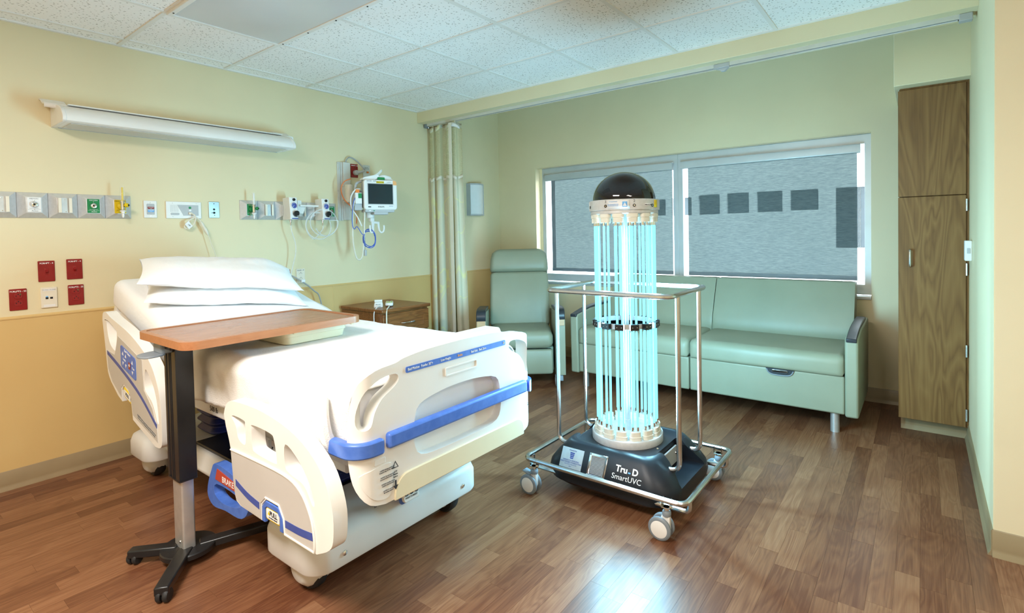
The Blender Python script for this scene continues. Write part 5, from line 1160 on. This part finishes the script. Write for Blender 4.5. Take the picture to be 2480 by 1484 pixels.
ob('screen', MB().prism(rr(-0.105, 0.100, -0.075, 0.088, 0.003), -0.0015, 0.002, XZ(-0.060)), m_screen, mon, local=True)
ob('screen_rim', MB().prism(rr(-0.110, 0.105, -0.080, 0.093, 0.005), -0.003, 0.001, XZ(-0.0595), [rr(-0.105, 0.100, -0.075, 0.088, 0.003)[::-1]]), m_lgrey, mon, local=True)
ob('orange_corner', MB().prism(rr(0.104, 0.1345, 0.082, 0.1185, (0.020, 0, 0, 0)), -0.003, 0.0, XZ(-0.060)), m_peach, mon, local=True)
yl = ob('yellow_sticker', MB().box(-0.035, 0.028, -0.0618, -0.060, 0.094, 0.111), m_yellow, mon, local=True)
def lt(s_, size, x, z, m, par=mon, y=-0.0622, **k):
    o = text(s_, size, Matrix.Translation((x, y, z)) @ Matrix.Rotation(PI/2, 4, 'X'), m, par, **k); o.matrix_parent_inverse = Matrix.Identity(4); return o
lt('MxCY735', 0.0145, -0.004, 0.1025, m_ink); lt('PHILIPS', 0.0165, 0.0, -0.0985, m_inkg); lt('IntelliVue', 0.009, 0.070, 0.103, m_lgrey); lt('MP30', 0.010, 0.119, 0.100, m_lgrey)
ob('biomed_sticker', MB().box(-0.112, -0.078, -0.0612, -0.060, -0.107, -0.088), m_paper, mon, local=True); ob('barcode', MB().box(-0.107, -0.083, -0.0616, -0.061, -0.103, -0.095), m_ink, mon, local=True)
ob('service_sticker', MB().box(0.060, 0.108, -0.0612, -0.060, -0.108, -0.086), m_paper, mon, local=True); lt('SERVICE', 0.0095, 0.084, -0.093, m_inkb, y=-0.0614)
for x in (-0.105, -0.083, -0.052): ob('top_key', MB().prism(rr(x-0.009, x+(0.009 if x < -0.06 else 0.016), 0.106, 0.115, 0.002), -0.002, 0.0, XZ(-0.060)), m_lgrey, mon, local=True)
ft_ = ob('foot_module', MB().prism(rr(-0.130, 0.115, -0.142, -0.118, 0.008), -0.055, 0.05, XZ(0)), m_lgrey, mon, local=True, bevel=0.003)
for x, m in ((-0.095, m_inkw), (-0.062, m_green), (-0.054, m_green)): ob('status_light', MB().box(x-0.003, x+(0.012 if x < -0.09 else 0.003), -0.0562, -0.055, -0.133, -0.127), m, ft_, local=True)
ob('mount_plate', MB().prism(rr(-0.06, 0.06, -0.162, -0.140, 0.006), -0.06, 0.03, XZ(0)), m_lgrey, mon, local=True, bevel=0.004)
rk = ob('module_rack', MB().box(-0.205, -0.142, -0.02, 0.09, -0.125, 0.02), m_lgrey, mon, local=True, bevel=0.004)
md_ = ob('module', MB().box(-0.203, -0.150, -0.045, -0.018, -0.075, 0.015), m_white, rk, local=True, bevel=0.004); ob('green_tag', MB().box(-0.180, -0.152, -0.0465, -0.045, -0.03, 0.01), m_green, md_, local=True); ob('orange_tag', MB().box(-0.196, -0.165, -0.03, -0.018, 0.016, 0.042), m_orange, md_, local=True)
ob('carry_handle', MB().tube(fillet([(-0.13, 0.03, 0.03), (-0.185, 0.03, 0.03), (-0.175, 0.03, 0.098), (-0.13, 0.03, 0.112)], 0.02), 0.010, 8), m_lgrey, mon, local=True)
# cuff and leads on top of the monitor
cf = thing('pressure_cuff', 'folded white cuff and tubing lying on top of the monitor', 'blood pressure cuff', MC+Vector((0, 0, 0.12)), R(-19))
ob('cuff_fold', MB().prism(smoothpoly([(-0.13, 0.0), (-0.125, 0.022), (-0.05, 0.042), (-0.01, 0.05), (0.0, 0.03), (-0.03, 0.006), (-0.08, 0.0)], 4), -0.03, 0.055, XZ(0)), m_wcord, cf, local=True, bevel=0.004)
ob('cuff_fold', MB().prism(smoothpoly([(-0.02, 0.0), (0.0, 0.035), (0.05, 0.045), (0.10, 0.025), (0.125, 0.0), (0.06, 0.006)], 4), -0.02, 0.06, XZ(0)), m_white, cf, local=True, bevel=0.004)
ob('green_tag', MB().prism(rr(-0.015, 0.045, 0.002, 0.026, 0.004), -0.034, -0.021, XZ(0)), m_green, cf, local=True)
ob('tubing', MB().tube(smoothpoly([(-0.06, -0.02, 0.03), (-0.02, -0.03, 0.05), (0.02, -0.02, 0.085), (0.03, 0.0, 0.08), (0.0, 0.0, 0.04), (0.05, -0.01, 0.045), (0.11, 0.0, 0.03)], 5, False), 0.005, 7), m_wcord, cf, local=True)
# cables round the monitor
cable('pressure_hose', [(2.13, -0.25, 1.70), (2.08, -0.26, 1.69), (2.045, -0.25, 1.63), (2.055, -0.24, 1.55), (2.11, -0.24, 1.47), (2.14, -0.25, 1.40)], 0.0055, m_wcord, 'white cable curving from the left side of the monitor', 'cable')
cable('orange_cable', [(2.125, -0.14, 1.79), (2.07, -0.13, 1.765), (2.045, -0.12, 1.70), (2.065, -0.13, 1.62), (2.12, -0.16, 1.55), (2.135, -0.19, 1.48), (2.132, -0.19, 1.42)], 0.0045, m_ocord, 'orange cable hanging behind the monitor', 'cable')
pts = [(2.10, -0.27, 1.655), (2.06, -0.265, 1.60), (2.045, -0.26, 1.48), (2.05, -0.255, 1.40), (2.07, -0.25, 1.375), (2.095, -0.25, 1.395), (2.14, -0.25, 1.335), (2.165, -0.25, 1.33)]
for k in range(60):
    a = R(140-k*20.5); pts.append((2.205+(0.062+0.006*math.sin(k*0.7))*math.cos(a), -0.258-0.01*math.sin(k*0.3), 1.300+(0.068+0.006*math.cos(k*0.45))*math.sin(a)-0.008*math.sin(k/17)))
single('blue_cable', MB().tube(smoothpoly(pts, 3, False), 0.0032, 6), m_bcord, 'thin blue cable hung in loops on the monitor hook', 'cable')
hx = MB(); n = 260
base = smoothpoly([(2.115, -0.27, 1.655), (2.062, -0.26, 1.58), (2.055, -0.25, 1.44), (2.060, -0.24, 1.28), (2.085, -0.235, 1.16), (2.115, -0.235, 1.125), (2.145, -0.24, 1.16), (2.158, -0.25, 1.30), (2.152, -0.27, 1.44), (2.150, -0.285, 1.58)], 10, False)
single('coiled_cord', hx.tube(base, 0.0072, 8, rf=lambda t: 0.0078 if int(t*90) % 2 else 0.0058), m_cord, 'ivory coiled cord hanging in a long loop under the monitor', 'cord')
sn = thing('sensor_clip', 'grey sensor clip dangling on a short lead below the cables', 'sensor', (2.17, -0.25, 1.2))
ob('lead', MB().tube([(2.165, -0.25, 1.34), (2.168, -0.25, 1.26), (2.166, -0.25, 1.205)], 0.003, 6), m_gcord, sn); ob('clip', MB().box(2.157, 2.178, -0.258, -0.240, 1.155, 1.205), m_lgrey, sn, bevel=0.004)
# ------------------------------------------------------------------ nightstand
NS = thing('nightstand', 'brown wood-look nightstand with drawer beside the bed', 'nightstand', (2.33, -0.30, 0))
nz_ = 0.742; nx0, nx1, ny0, ny1 = 2.068, 2.575, -0.572, -0.028
ob('top', MB().prism([(nx0, ny0), (nx1, ny0), (nx1, ny1), (nx0, ny1)], nz_-0.028, nz_, XY(0)), m_night, NS, bevel=0.008, seg=3)
ob('carcass', MB().box(nx0+0.014, nx1-0.014, ny0+0.030, ny1, 0.06, nz_-0.028), m_night, NS, bevel=0.002)
ob('plinth', MB().box(nx0+0.03, nx1-0.03, ny0+0.06, ny1, 0.0, 0.06), m_black, NS)
for k, (z0, z1) in enumerate(((0.535, 0.700), (0.08, 0.525))):
    d = ob('drawer_front' if k == 0 else 'door', MB().box(nx0+0.017, nx1-0.017, ny0+0.010, ny0+0.030, z0, z1), m_night, NS, bevel=0.003)
    fr = MB().prism([(nx0+0.070, z0+0.035), (nx1-0.070, z0+0.035), (nx1-0.070, z1-0.035), (nx0+0.070, z1-0.035)], -0.004, 0.002, XZ(ny0+0.010), [[(nx0+0.085, z0+0.05), (nx0+0.085, z1-0.05), (nx1-0.085, z1-0.05), (nx1-0.085, z0+0.05)]])
    ob('panel_moulding', fr, m_night, d, bevel=0.002)
    zc = (z0+z1)/2 if k == 0 else z1-0.12
    ob('handle', MB().tube(smoothpoly([(2.26, ny0+0.008, zc), (2.265, ny0-0.018, zc), (2.32, ny0-0.026, zc), (2.375, ny0-0.018, zc), (2.38, ny0+0.008, zc)], 5, False), 0.0075, 8), m_chrome, d)
pb = thing('pump_charger', 'white box-shaped device with a cable on the nightstand', 'charger', (2.20, -0.36, nz_))
Mr = Matrix.Rotation(R(-38), 3, 'Z')
def lb_(c, d, zz): return MB().cbox(Vector(c)+Vector((0, 0, zz)), d, Mr)
ob('body', MB().loft([[tuple(Vector((2.190, -0.372, nz_))+Mr @ Vector((a*sc_, b*sc_+sh, z))) for a, b in rr(-0.036, 0.036, -0.055, 0.055, 0.012, 4)] for z, sc_, sh in ((0.001, 1, 0), (0.012, 1.0, 0), (0.036, 0.86, 0.005), (0.040, 0.78, 0.006))]), m_white, pb)
ob('top_clip', MB().cbox(Vector((2.205, -0.352, nz_+0.047)), (0.062, 0.05, 0.014), Mr), m_white, pb, bevel=0.003)
ob('cable', MB().tube(smoothpoly([(2.165, -0.425, nz_+0.012), (2.135, -0.450, nz_+0.012), (2.10, -0.465, nz_+0.008), (2.062, -0.482, nz_-0.03), (2.055, -0.49, nz_-0.12), (2.05, -0.50, nz_-0.25)], 5, False), 0.0035, 7), m_wcord, pb)
text('IPC-46C', 0.012, plane_m(Vector((2.190, -0.372, nz_+0.024))+Mr @ Vector((0, -0.0535, 0)), Mr @ Vector((1, 0, 0)), (0, 0, 1)), m_inkg, pb)
rc = thing('remote_control', 'pale green handheld remote control lying on the nightstand', 'remote control', (2.27, -0.42, nz_))
Mq = Matrix.Rotation(R(-40), 3, 'Z')
def rp(L): return [tuple(Vector((2.268, -0.412, nz_+0.001))+Mq @ Vector(p)) for p in L]
outl_ = smoothpoly([(-0.026, -0.07), (0.026, -0.07), (0.030, -0.02), (0.030, 0.07), (0.018, 0.095), (-0.018, 0.095), (-0.030, 0.07), (-0.030, -0.02)], 3)
rb = ob('body', MB().loft([rp([(a*s_, b*s_, z) for a, b in outl_]) for z, s_ in ((0.004, 0.85), (0.012, 1.0), (0.024, 1.0), (0.031, 0.9))]), m_white, rc, ang=60)
ob('keypad', MB().add(rp([(-0.021, -0.045, 0.0325), (0.021, -0.045, 0.0325), (0.021, 0.04, 0.0325), (-0.021, 0.04, 0.0325)]), [(0, 1, 2, 3)]), m_lime, rb, solid=0.001)
for i in range(2):
    for j in range(3): ob('key', MB().cbox(Vector((2.268, -0.412, nz_+0.0345))+Mq @ Vector((-0.009+i*0.018, -0.03+j*0.026, 0)), (0.010, 0.012, 0.003), Mq), m_lgrey, rb)
ob('red_key', MB().cbox(Vector((2.268, -0.412, nz_+0.0325))+Mq @ Vector((0, 0.065, 0)), (0.020, 0.010, 0.003), Mq), m_dred, rb)
ob('cord', MB().tube(smoothpoly([tuple(Vector((2.268, -0.412, nz_+0.014))+Mq @ Vector((0, -0.068, 0))), (2.195, -0.500, nz_+0.012), (2.16, -0.535, nz_+0.009), (2.115, -0.570, nz_-0.01), (2.10, -0.585, nz_-0.10), (2.09, -0.60, nz_-0.22)], 5, False), 0.005, 7), m_cord, rc)
# ------------------------------------------------------------------ wall sconce, curtain
SC = thing('wall_sconce', 'small rectangular wall sconce with frosted panel beside the curtain', 'wall light', (3.757, 0, 1.685))
ob('back_box', MB().box(3.662, 3.852, -0.05, 0, 1.520, 1.850), m_lgrey, SC, bevel=0.004)
arcs = [(3.655+0.210*k/10, -0.05-0.045*math.sin(PI*k/10)) for k in range(11)]
ob('diffuser', MB().prism(arcs+[(3.865, -0.045), (3.655, -0.045)], 1.530, 1.842, XY(0)), m_paper, SC, ang=50)
for z0, z1 in ((1.515, 1.530), (1.842, 1.858)): ob('rim', MB().prism([(a+(a-3.76)*0.02, b-0.004) for a, b in arcs]+[(3.867, -0.002), (3.653, -0.002)], z0, z1, XY(0)), m_lgrey, SC)
for x in (3.653, 3.862): ob('side_rim', MB().box(x, x+0.005, -0.058, 0, 1.515, 1.858), m_lgrey, SC)
TR = thing('curtain_track', 'white ceiling curtain track running under the header beam', 'curtain track', (3.08, -2.05, 2.385))
ob('channel', MB().prism([(3.062, 2.396), (3.062, 2.372), (3.074, 2.372), (3.074, 2.376), (3.066, 2.376), (3.066, 2.392), (3.096, 2.392), (3.096, 2.376), (3.088, 2.376), (3.088, 2.372), (3.100, 2.372), (3.100, 2.396)], -4.05, -0.05, lambda a, b, w_: (a, w_, b)), m_track, TR)
ob('rail_lip', MB().box(3.070, 3.092, -4.04, -0.06, 2.364, 2.370), m_chrome, TR)
for y0, y1 in ((-0.052, -0.012), (-4.10, -4.045)):
    ob('end_cap', MB().box(3.058, 3.104, y0, y1, 2.358, 2.3958), m_greyp if y0 > -1 else m_lgrey, TR, bevel=0.003)
ob('coupling', MB().box(3.058, 3.103, -2.90, -2.80, 2.366, 2.3958), m_lgrey, TR, bevel=0.003)
ob('exit_gate', MB().prism([(-2.895, 2.366), (-2.805, 2.366), (-2.83, 2.360), (-2.845, 2.345), (-2.868, 2.345), (-2.88, 2.356)], -0.014, 0.014, YZ(3.08)), m_lgrey, TR, bevel=0.002)
CU = thing('privacy_curtain', 'cream privacy curtain with open mesh top gathered at the wall', 'curtain', (3.08, -0.25, 0.3))
cy0, cy1 = -0.020, -0.465
def plx(t, z):      # pleat depth, arc param t 0..1 ; lower hem is wider and looser
    k = 1.0 if z > 1.9 else 1.0+0.25*(1.9-z)
    return 0.026*k*math.sin(t*2*PI*4.3+0.4)+0.014*math.sin(t*2*PI*1.7+1)
def cpt(t, z):
    spread_ = 1.0+0.07*max(0, (1.9-z))/1.5
    y = cy0+(cy1-cy0)*t*spread_+0.012*math.sin(t*2*PI*4.3*2+0.8); return (3.095+plx(t, z)+0.006*nz(t*9, z*2), min(y, -0.008), z)
def uvgrid(name, n, m, fn, uvf, material, parent):
    mb = MB().grid(n, m, fn); me = mb.mesh(name, True, 80, False)
    uv = me.uv_layers.new(name='UVMap')
    for p in me.polygons:
        for li in p.loop_indices:
            vi = me.loops[li].vertex_index; uv.data[li].uv = uvf(vi // m/(n-1), (vi % m)/(m-1))
    return ob(name, None, material, parent, me=me)
uvn = tm.n('ShaderNodeUVMap'); vo = tm.n('ShaderNodeTexVoronoi'); vo.feature = 'DISTANCE_TO_EDGE'; vo.inputs['Scale'].default_value = 1.0; vo.inputs['Randomness'].default_value = 0.25
tm.l(uvn.outputs[0], vo.inputs['Vector'])
lt_ = tm.n('ShaderNodeMath', operation='LESS_THAN'); tm.l(vo.outputs['Distance'], lt_.inputs[0]); lt_.inputs[1].default_value = 0.17; tm.l(lt_.outputs[0], tm.b.inputs['Alpha'])
zt = lambda t: 2.325+0.018*math.sin(t*30)
uvgrid('mesh_panel', 161, 12, lambda u, v: cpt(u, 1.86+(zt(u)-1.86)*v), lambda u, v: (u*110, v*36), m_mesh, CU)
ob('top_tape', MB().grid(161, 2, lambda u, v: (cpt(u, 2.3)[0]-0.001, cpt(u, 2.3)[1], zt(u)-0.002+0.040*v)), m_curt, CU, solid=0.002)
ob('cloth', MB().grid(161, 14, lambda u, v: cpt(u, 0.32+(1.865-0.32+0.012*math.sin(u*33))*v)), m_curt, CU, solid=0.0015, ang=80)
ob('cloth_hem', MB().grid(161, 2, lambda u, v: (cpt(u, 1.87)[0]-0.0015, cpt(u, 1.87)[1], 1.838+0.03*v+0.012*math.sin(u*33))), m_ivory, CU, solid=0.002)
lead = MB().box(3.030, 3.034, -0.410, -0.375, 0.34, 2.355); ob('leading_strap', lead, m_ivory, CU)
ob('loose_tape', MB().grid(8, 2, lambda u, v: (3.035+0.03*u, -0.41-0.075*u, 2.318+0.038*v-0.02*u*u*v-0.03*u*u)), m_paper, CU, solid=0.0015)
hkme = MB()
for k in range(9):
    t = (k+0.5)/9; q = cpt(t, 2.35)
    ob('glide_hook', MB().tube(smoothpoly([(3.081, q[1], 2.372), (3.082, q[1]-0.004, 2.362), (3.084, q[1]+0.003, 2.350), (q[0], q[1], 2.343)], 3, False), 0.0018, 5), m_chrome, CU)
# ------------------------------------------------------------------ recliner (local frame : faces -y)
RCL = thing('recliner_chair', 'sage green vinyl recliner with dark arm caps in the corner', 'armchair', (3.315, -0.955, 0), math.atan2(-0.617, -0.787)+PI/2)
def cushion(name, x0, x1, y0, y1, z0, z1, r, m, par, crown=0.0, tilt=None, n=5):
    loops = []
    for z, i in ((z0, r), (z0+r*0.3, r*0.3), (z0+r, 0), (z1-r, 0), (z1-r*0.3, r*0.3), (z1, r)):
        loops.append([(px, py, z) for px, py in rr(x0+i, x1-i, y0+i, y1-i, max(r, 0.02), n)])
    mb = MB().loft(loops)
    if tilt: mb.v = [tilt(Vector(v)) for v in mb.v]
    return ob(name, mb, m, par, local=True, ang=75)
cushion('seat_cushion', -0.275, 0.275, -0.36, 0.20, 0.325, 0.475, 0.045, m_vinylg, RCL)
cushion('leg_rest', -0.272, 0.272, -0.345, -0.29, 0.105, 0.320, 0.018, m_vinylg, RCL)
def tb(v):     # lean the back
    y = (v.y-0.10); z = v.z-0.46; a = R(14); return Vector((v.x*(1-0.06*z), 0.10+y*math.cos(a)+z*math.sin(a), 0.46+z*math.cos(a)-y*math.sin(a)))
cushion('back_cushion', -0.285, 0.285, 0.10, 0.24, 0.45, 0.97, 0.035, m_vinylg, RCL, tilt=tb)
mb = MB(); zz = [0.965, 0.99, 1.03, 1.09, 1.145, 1.175]
loops = []
for k, z in enumerate(zz):
    i = [0.012, 0.0, 0.0, 0.004, 0.016, 0.05][k]; bul = [0.0, 0.012, 0.02, 0.018, 0.008, -0.01][k]
    L = []
    for px, py in rr(-0.288+i, 0.288-i, 0.10-bul, 0.24-i*0.5, 0.05, 5): L.append(tb(Vector((px, py, z+0.02*(1-(px/0.29)**2)))))
    loops.append(L)
ob('head_rest', mb.loft(loops), m_vinylg, RCL, local=True, ang=75)
ob('seat_frame', MB().box(-0.28, 0.28, -0.28, 0.30, 0.12, 0.33), m_vinylg, RCL, local=True, bevel=0.01)
for s in (-1, 1):
    xa = s*0.335
    out_a = smoothpoly([(-0.36, 0.10), (-0.365, 0.50), (-0.355, 0.60), (-0.325, 0.635), (-0.26, 0.64), (0.20, 0.60), (0.30, 0.56), (0.32, 0.40), (0.32, 0.10)], 4, False)
    pa = ob('arm_panel', MB().prism(out_a, -0.042, 0.042, YZ(xa)), m_vinylg, RCL, local=True, bevel=0.018, seg=3)
    cap = smoothpoly([(-0.372, 0.575), (-0.376, 0.615), (-0.350, 0.655), (-0.29, 0.668), (-0.15, 0.662), (0.12, 0.640)], 4, False); low = smoothpoly([(0.12, 0.620), (-0.15, 0.640), (-0.29, 0.646), (-0.335, 0.635), (-0.352, 0.605), (-0.350, 0.575)], 4, False)
    ob('arm_cap', MB().prism(cap+low, -0.040, 0.040, YZ(xa)), m_pad, pa, local=True, bevel=0.006)
    ob('maple_insert', MB().box(xa-0.036, xa+0.036, -0.374, -0.350, 0.525, 0.577), m_maple, pa, local=True, bevel=0.003)
    cs = ob('caster_arm', MB().prism([(-0.33, 0.10), (-0.28, 0.10), (-0.30, 0.075), (-0.315, 0.045), (-0.345, 0.045), (-0.345, 0.06)], -0.022, 0.022, YZ(xa+s*0.0)), m_greyp, RCL, local=True, bevel=0.005)
    ob('wheel', MB().lathe([(0.028, -0.012), (0.044, -0.012), (0.047, -0.008), (0.047, 0.008), (0.044, 0.012), (0.028, 0.012)], (xa-s*0.035, -0.335, 0.0475), 'x', 24), m_greyp, cs, local=True); ob('wheel_hub', MB().lathe([(0.032, -0.014), (0.032, 0.014)], (xa-s*0.035, -0.335, 0.0475), 'x', 20), m_lgrey, cs, local=True)
    ob('brake_lever', MB().box(xa-s*0.035-0.015, xa-s*0.035+0.015, -0.385, -0.33, 0.094, 0.102), m_greyp, cs, local=True, bevel=0.002)
    ob('rear_caster', MB().lathe([(0.020, -0.012), (0.044, -0.012), (0.047, 0), (0.044, 0.012), (0.020, 0.012)], (xa, 0.28, 0.0475), 'x', 20), m_greyp, RCL, local=True)
    ob('rear_post', MB().box(xa-0.015, xa+0.015, 0.265, 0.295, 0.05, 0.11), m_greyp, RCL, local=True)
# ------------------------------------------------------------------ sofa
SF = thing('sofa', 'long sage green vinyl sofa under the window', 'sofa', (3.75, -2.54, 0))
sy0, sy1 = -3.580, -1.490; sxf = 3.325; ym = -2.515
for ya, yb in ((sy0+0.075, ym-0.003), (ym+0.003, sy1-0.075)):
    loops = []
    pr_ = rr(sxf-0.012, 3.93, 0.368, 0.508, (0.03, 0.062, 0.028, 0.02), 5)
    for e, yy in ((0.03, ya), (0.006, ya+0.012), (0.0, ya+0.04), (0.0, yb-0.04), (0.006, yb-0.012), (0.03, yb)):
        loops.append([(min(max(px, sxf-0.012+e), 3.93-e), yy, min(max(pz, 0.368+e), 0.508-e)) for px, pz in pr_])
    ob('seat_cushion', MB().loft(loops), m_vinylg, SF, ang=70)
    ob('front_panel', MB().box(sxf+0.006, sxf+0.04, ya, yb, 0.128, 0.372), m_vinylg, SF, bevel=0.012, seg=3)
    bp = [(3.86, 0.49), (4.03, 0.49), (4.145, 0.86), (4.14, 0.895), (4.10, 0.908), (4.03, 0.898), (3.995, 0.87)]
    bl_ = []
    for e, yy in ((0.02, ya), (0.004, ya+0.01), (0, ya+0.03), (0, yb-0.03), (0.004, yb-0.01), (0.02, yb)):
        cxm, czm = 4.0, 0.70
        bl_.append([(px+(cxm-px)*e, yy, pz+(czm-pz)*e) for px, pz in smoothpoly(bp, 3)])
    ob('back_cushion', MB().loft(bl_), m_vinylg, SF, ang=70)
ob('deck', MB().box(sxf+0.04, 4.0, sy0+0.075, sy1-0.075, 0.135, 0.368), m_vinylg, SF)
for s, ya, yb in ((-1, sy0, sy0+0.074), (1, sy1-0.074, sy1)):
    oa = [(sxf-0.004, 0.118), (3.98, 0.118), (4.05, 0.16), (4.07, 0.62), (4.05, 0.655), (3.55, 0.648), (sxf+0.0, 0.618), (sxf-0.010, 0.59)]
    am = ob('arm', MB().prism(oa, ya, yb, lambda a, b, w_: (a, w_, b)), m_vinylg, SF, bevel=0.014, seg=3)
    pc = smoothpoly([(sxf-0.016, 0.618), (3.52, 0.656), (3.75, 0.668), (3.97, 0.668)], 5, False); pcl = [(a, b-0.024) for a, b in pc[::-1]]
    ob('arm_cap', MB().prism(pc+pcl, ya+0.008, yb-0.008, lambda a, b, w_: (a, w_, b)), m_pad, am, bevel=0.005)
for x, y in ((3.385, -3.445), (3.385, -1.60), (3.95, -3.445), (3.95, -1.60)):
    ob('leg', MB().lathe([(0.026, 0.0), (0.026, 0.135)], (x, y, 0), 'z', 22), m_alu, SF)
rl = ob('release_plate', MB().prism(smoothpoly([(-3.045, 0.370), (-3.06, 0.345), (-3.095, 0.335), (-3.17, 0.335), (-3.205, 0.345), (-3.22, 0.370)], 3, False), -0.004, 0.004, YZ(sxf+0.004)), m_pad, SF)
ob('release_handle', MB().prism(rr(-3.18, -3.085, 0.350, 0.366, 0.004), -0.012, -0.002, YZ(sxf+0.002)), m_chrome, rl, bevel=0.002)
ob('release_lip', MB().tube(smoothpoly([(sxf+0.0, -3.05, 0.365), (sxf-0.001, -3.065, 0.340), (sxf-0.001, -3.10, 0.330), (sxf-0.001, -3.165, 0.330), (sxf-0.001, -3.20, 0.340), (sxf, -3.215, 0.365)], 4, False), 0.004, 6), m_greyp, rl)
# ------------------------------------------------------------------ wardrobe
WD = thing('wardrobe', 'tall narrow wood-grain wardrobe with two doors by the right wall', 'wardrobe', (3.9, -3.94, 0))
ob('carcass', MB().box(3.622, XW, -4.10, -3.778, 0.092, 2.170), m_cab, WD)
ob('filler_strip', MB().box(3.612, 3.64, -4.1165, -4.104, 0.088, 2.170), m_cab, WD)
ob('top_rail', MB().box(3.612, 3.64, -4.104, -3.782, 2.158, 2.172), m_cab, WD)
ob('toe_kick', MB().box(3.700, 3.72, -4.115, -3.782, 0.0, 0.092), m_base, WD); ob('toe_cove', MB().prism([(3.700, 0.0), (3.684, 0.0), (3.694, 0.016), (3.700, 0.026)], -4.115, -3.782, lambda a, b, w_: (a, w_, b)), m_base, WD)
ob('upper_door', MB().box(3.600, 3.620, -4.102, -3.772, 1.495, 2.157), m_cab, WD, bevel=0.0015)
ld = ob('lower_door', MB().box(3.600, 3.620, -4.102, -3.772, 0.093, 1.490), m_cab, WD, bevel=0.0015)
ob('handle', MB().tube(fillet([(3.600, -3.832, 1.162), (3.572, -3.832, 1.162), (3.572, -3.832, 1.058), (3.600, -3.832, 1.058)], 0.014), 0.0055, 8), m_chrome, ld)
for z in (1.43, 1.045, 0.555, 0.168):
    ob('hinge', MB().lathe([(0.0055, -0.036), (0.0055, 0.036)], (3.598, -4.1045, z), 'z', 10), m_steel, ld)
ws = thing('wall_control', 'white wall control box on the side wall near the wardrobe', 'wall control', (3.4, YR, 1.16))
ob('cover', MB().box(3.375, 3.455, YR+0.003, YR+0.035, 1.108, 1.222), m_white, ws, bevel=0.004); ob('button', MB().box(3.372, 3.376, YR+0.012, YR+0.026, 1.150, 1.180), m_lgrey, ws)
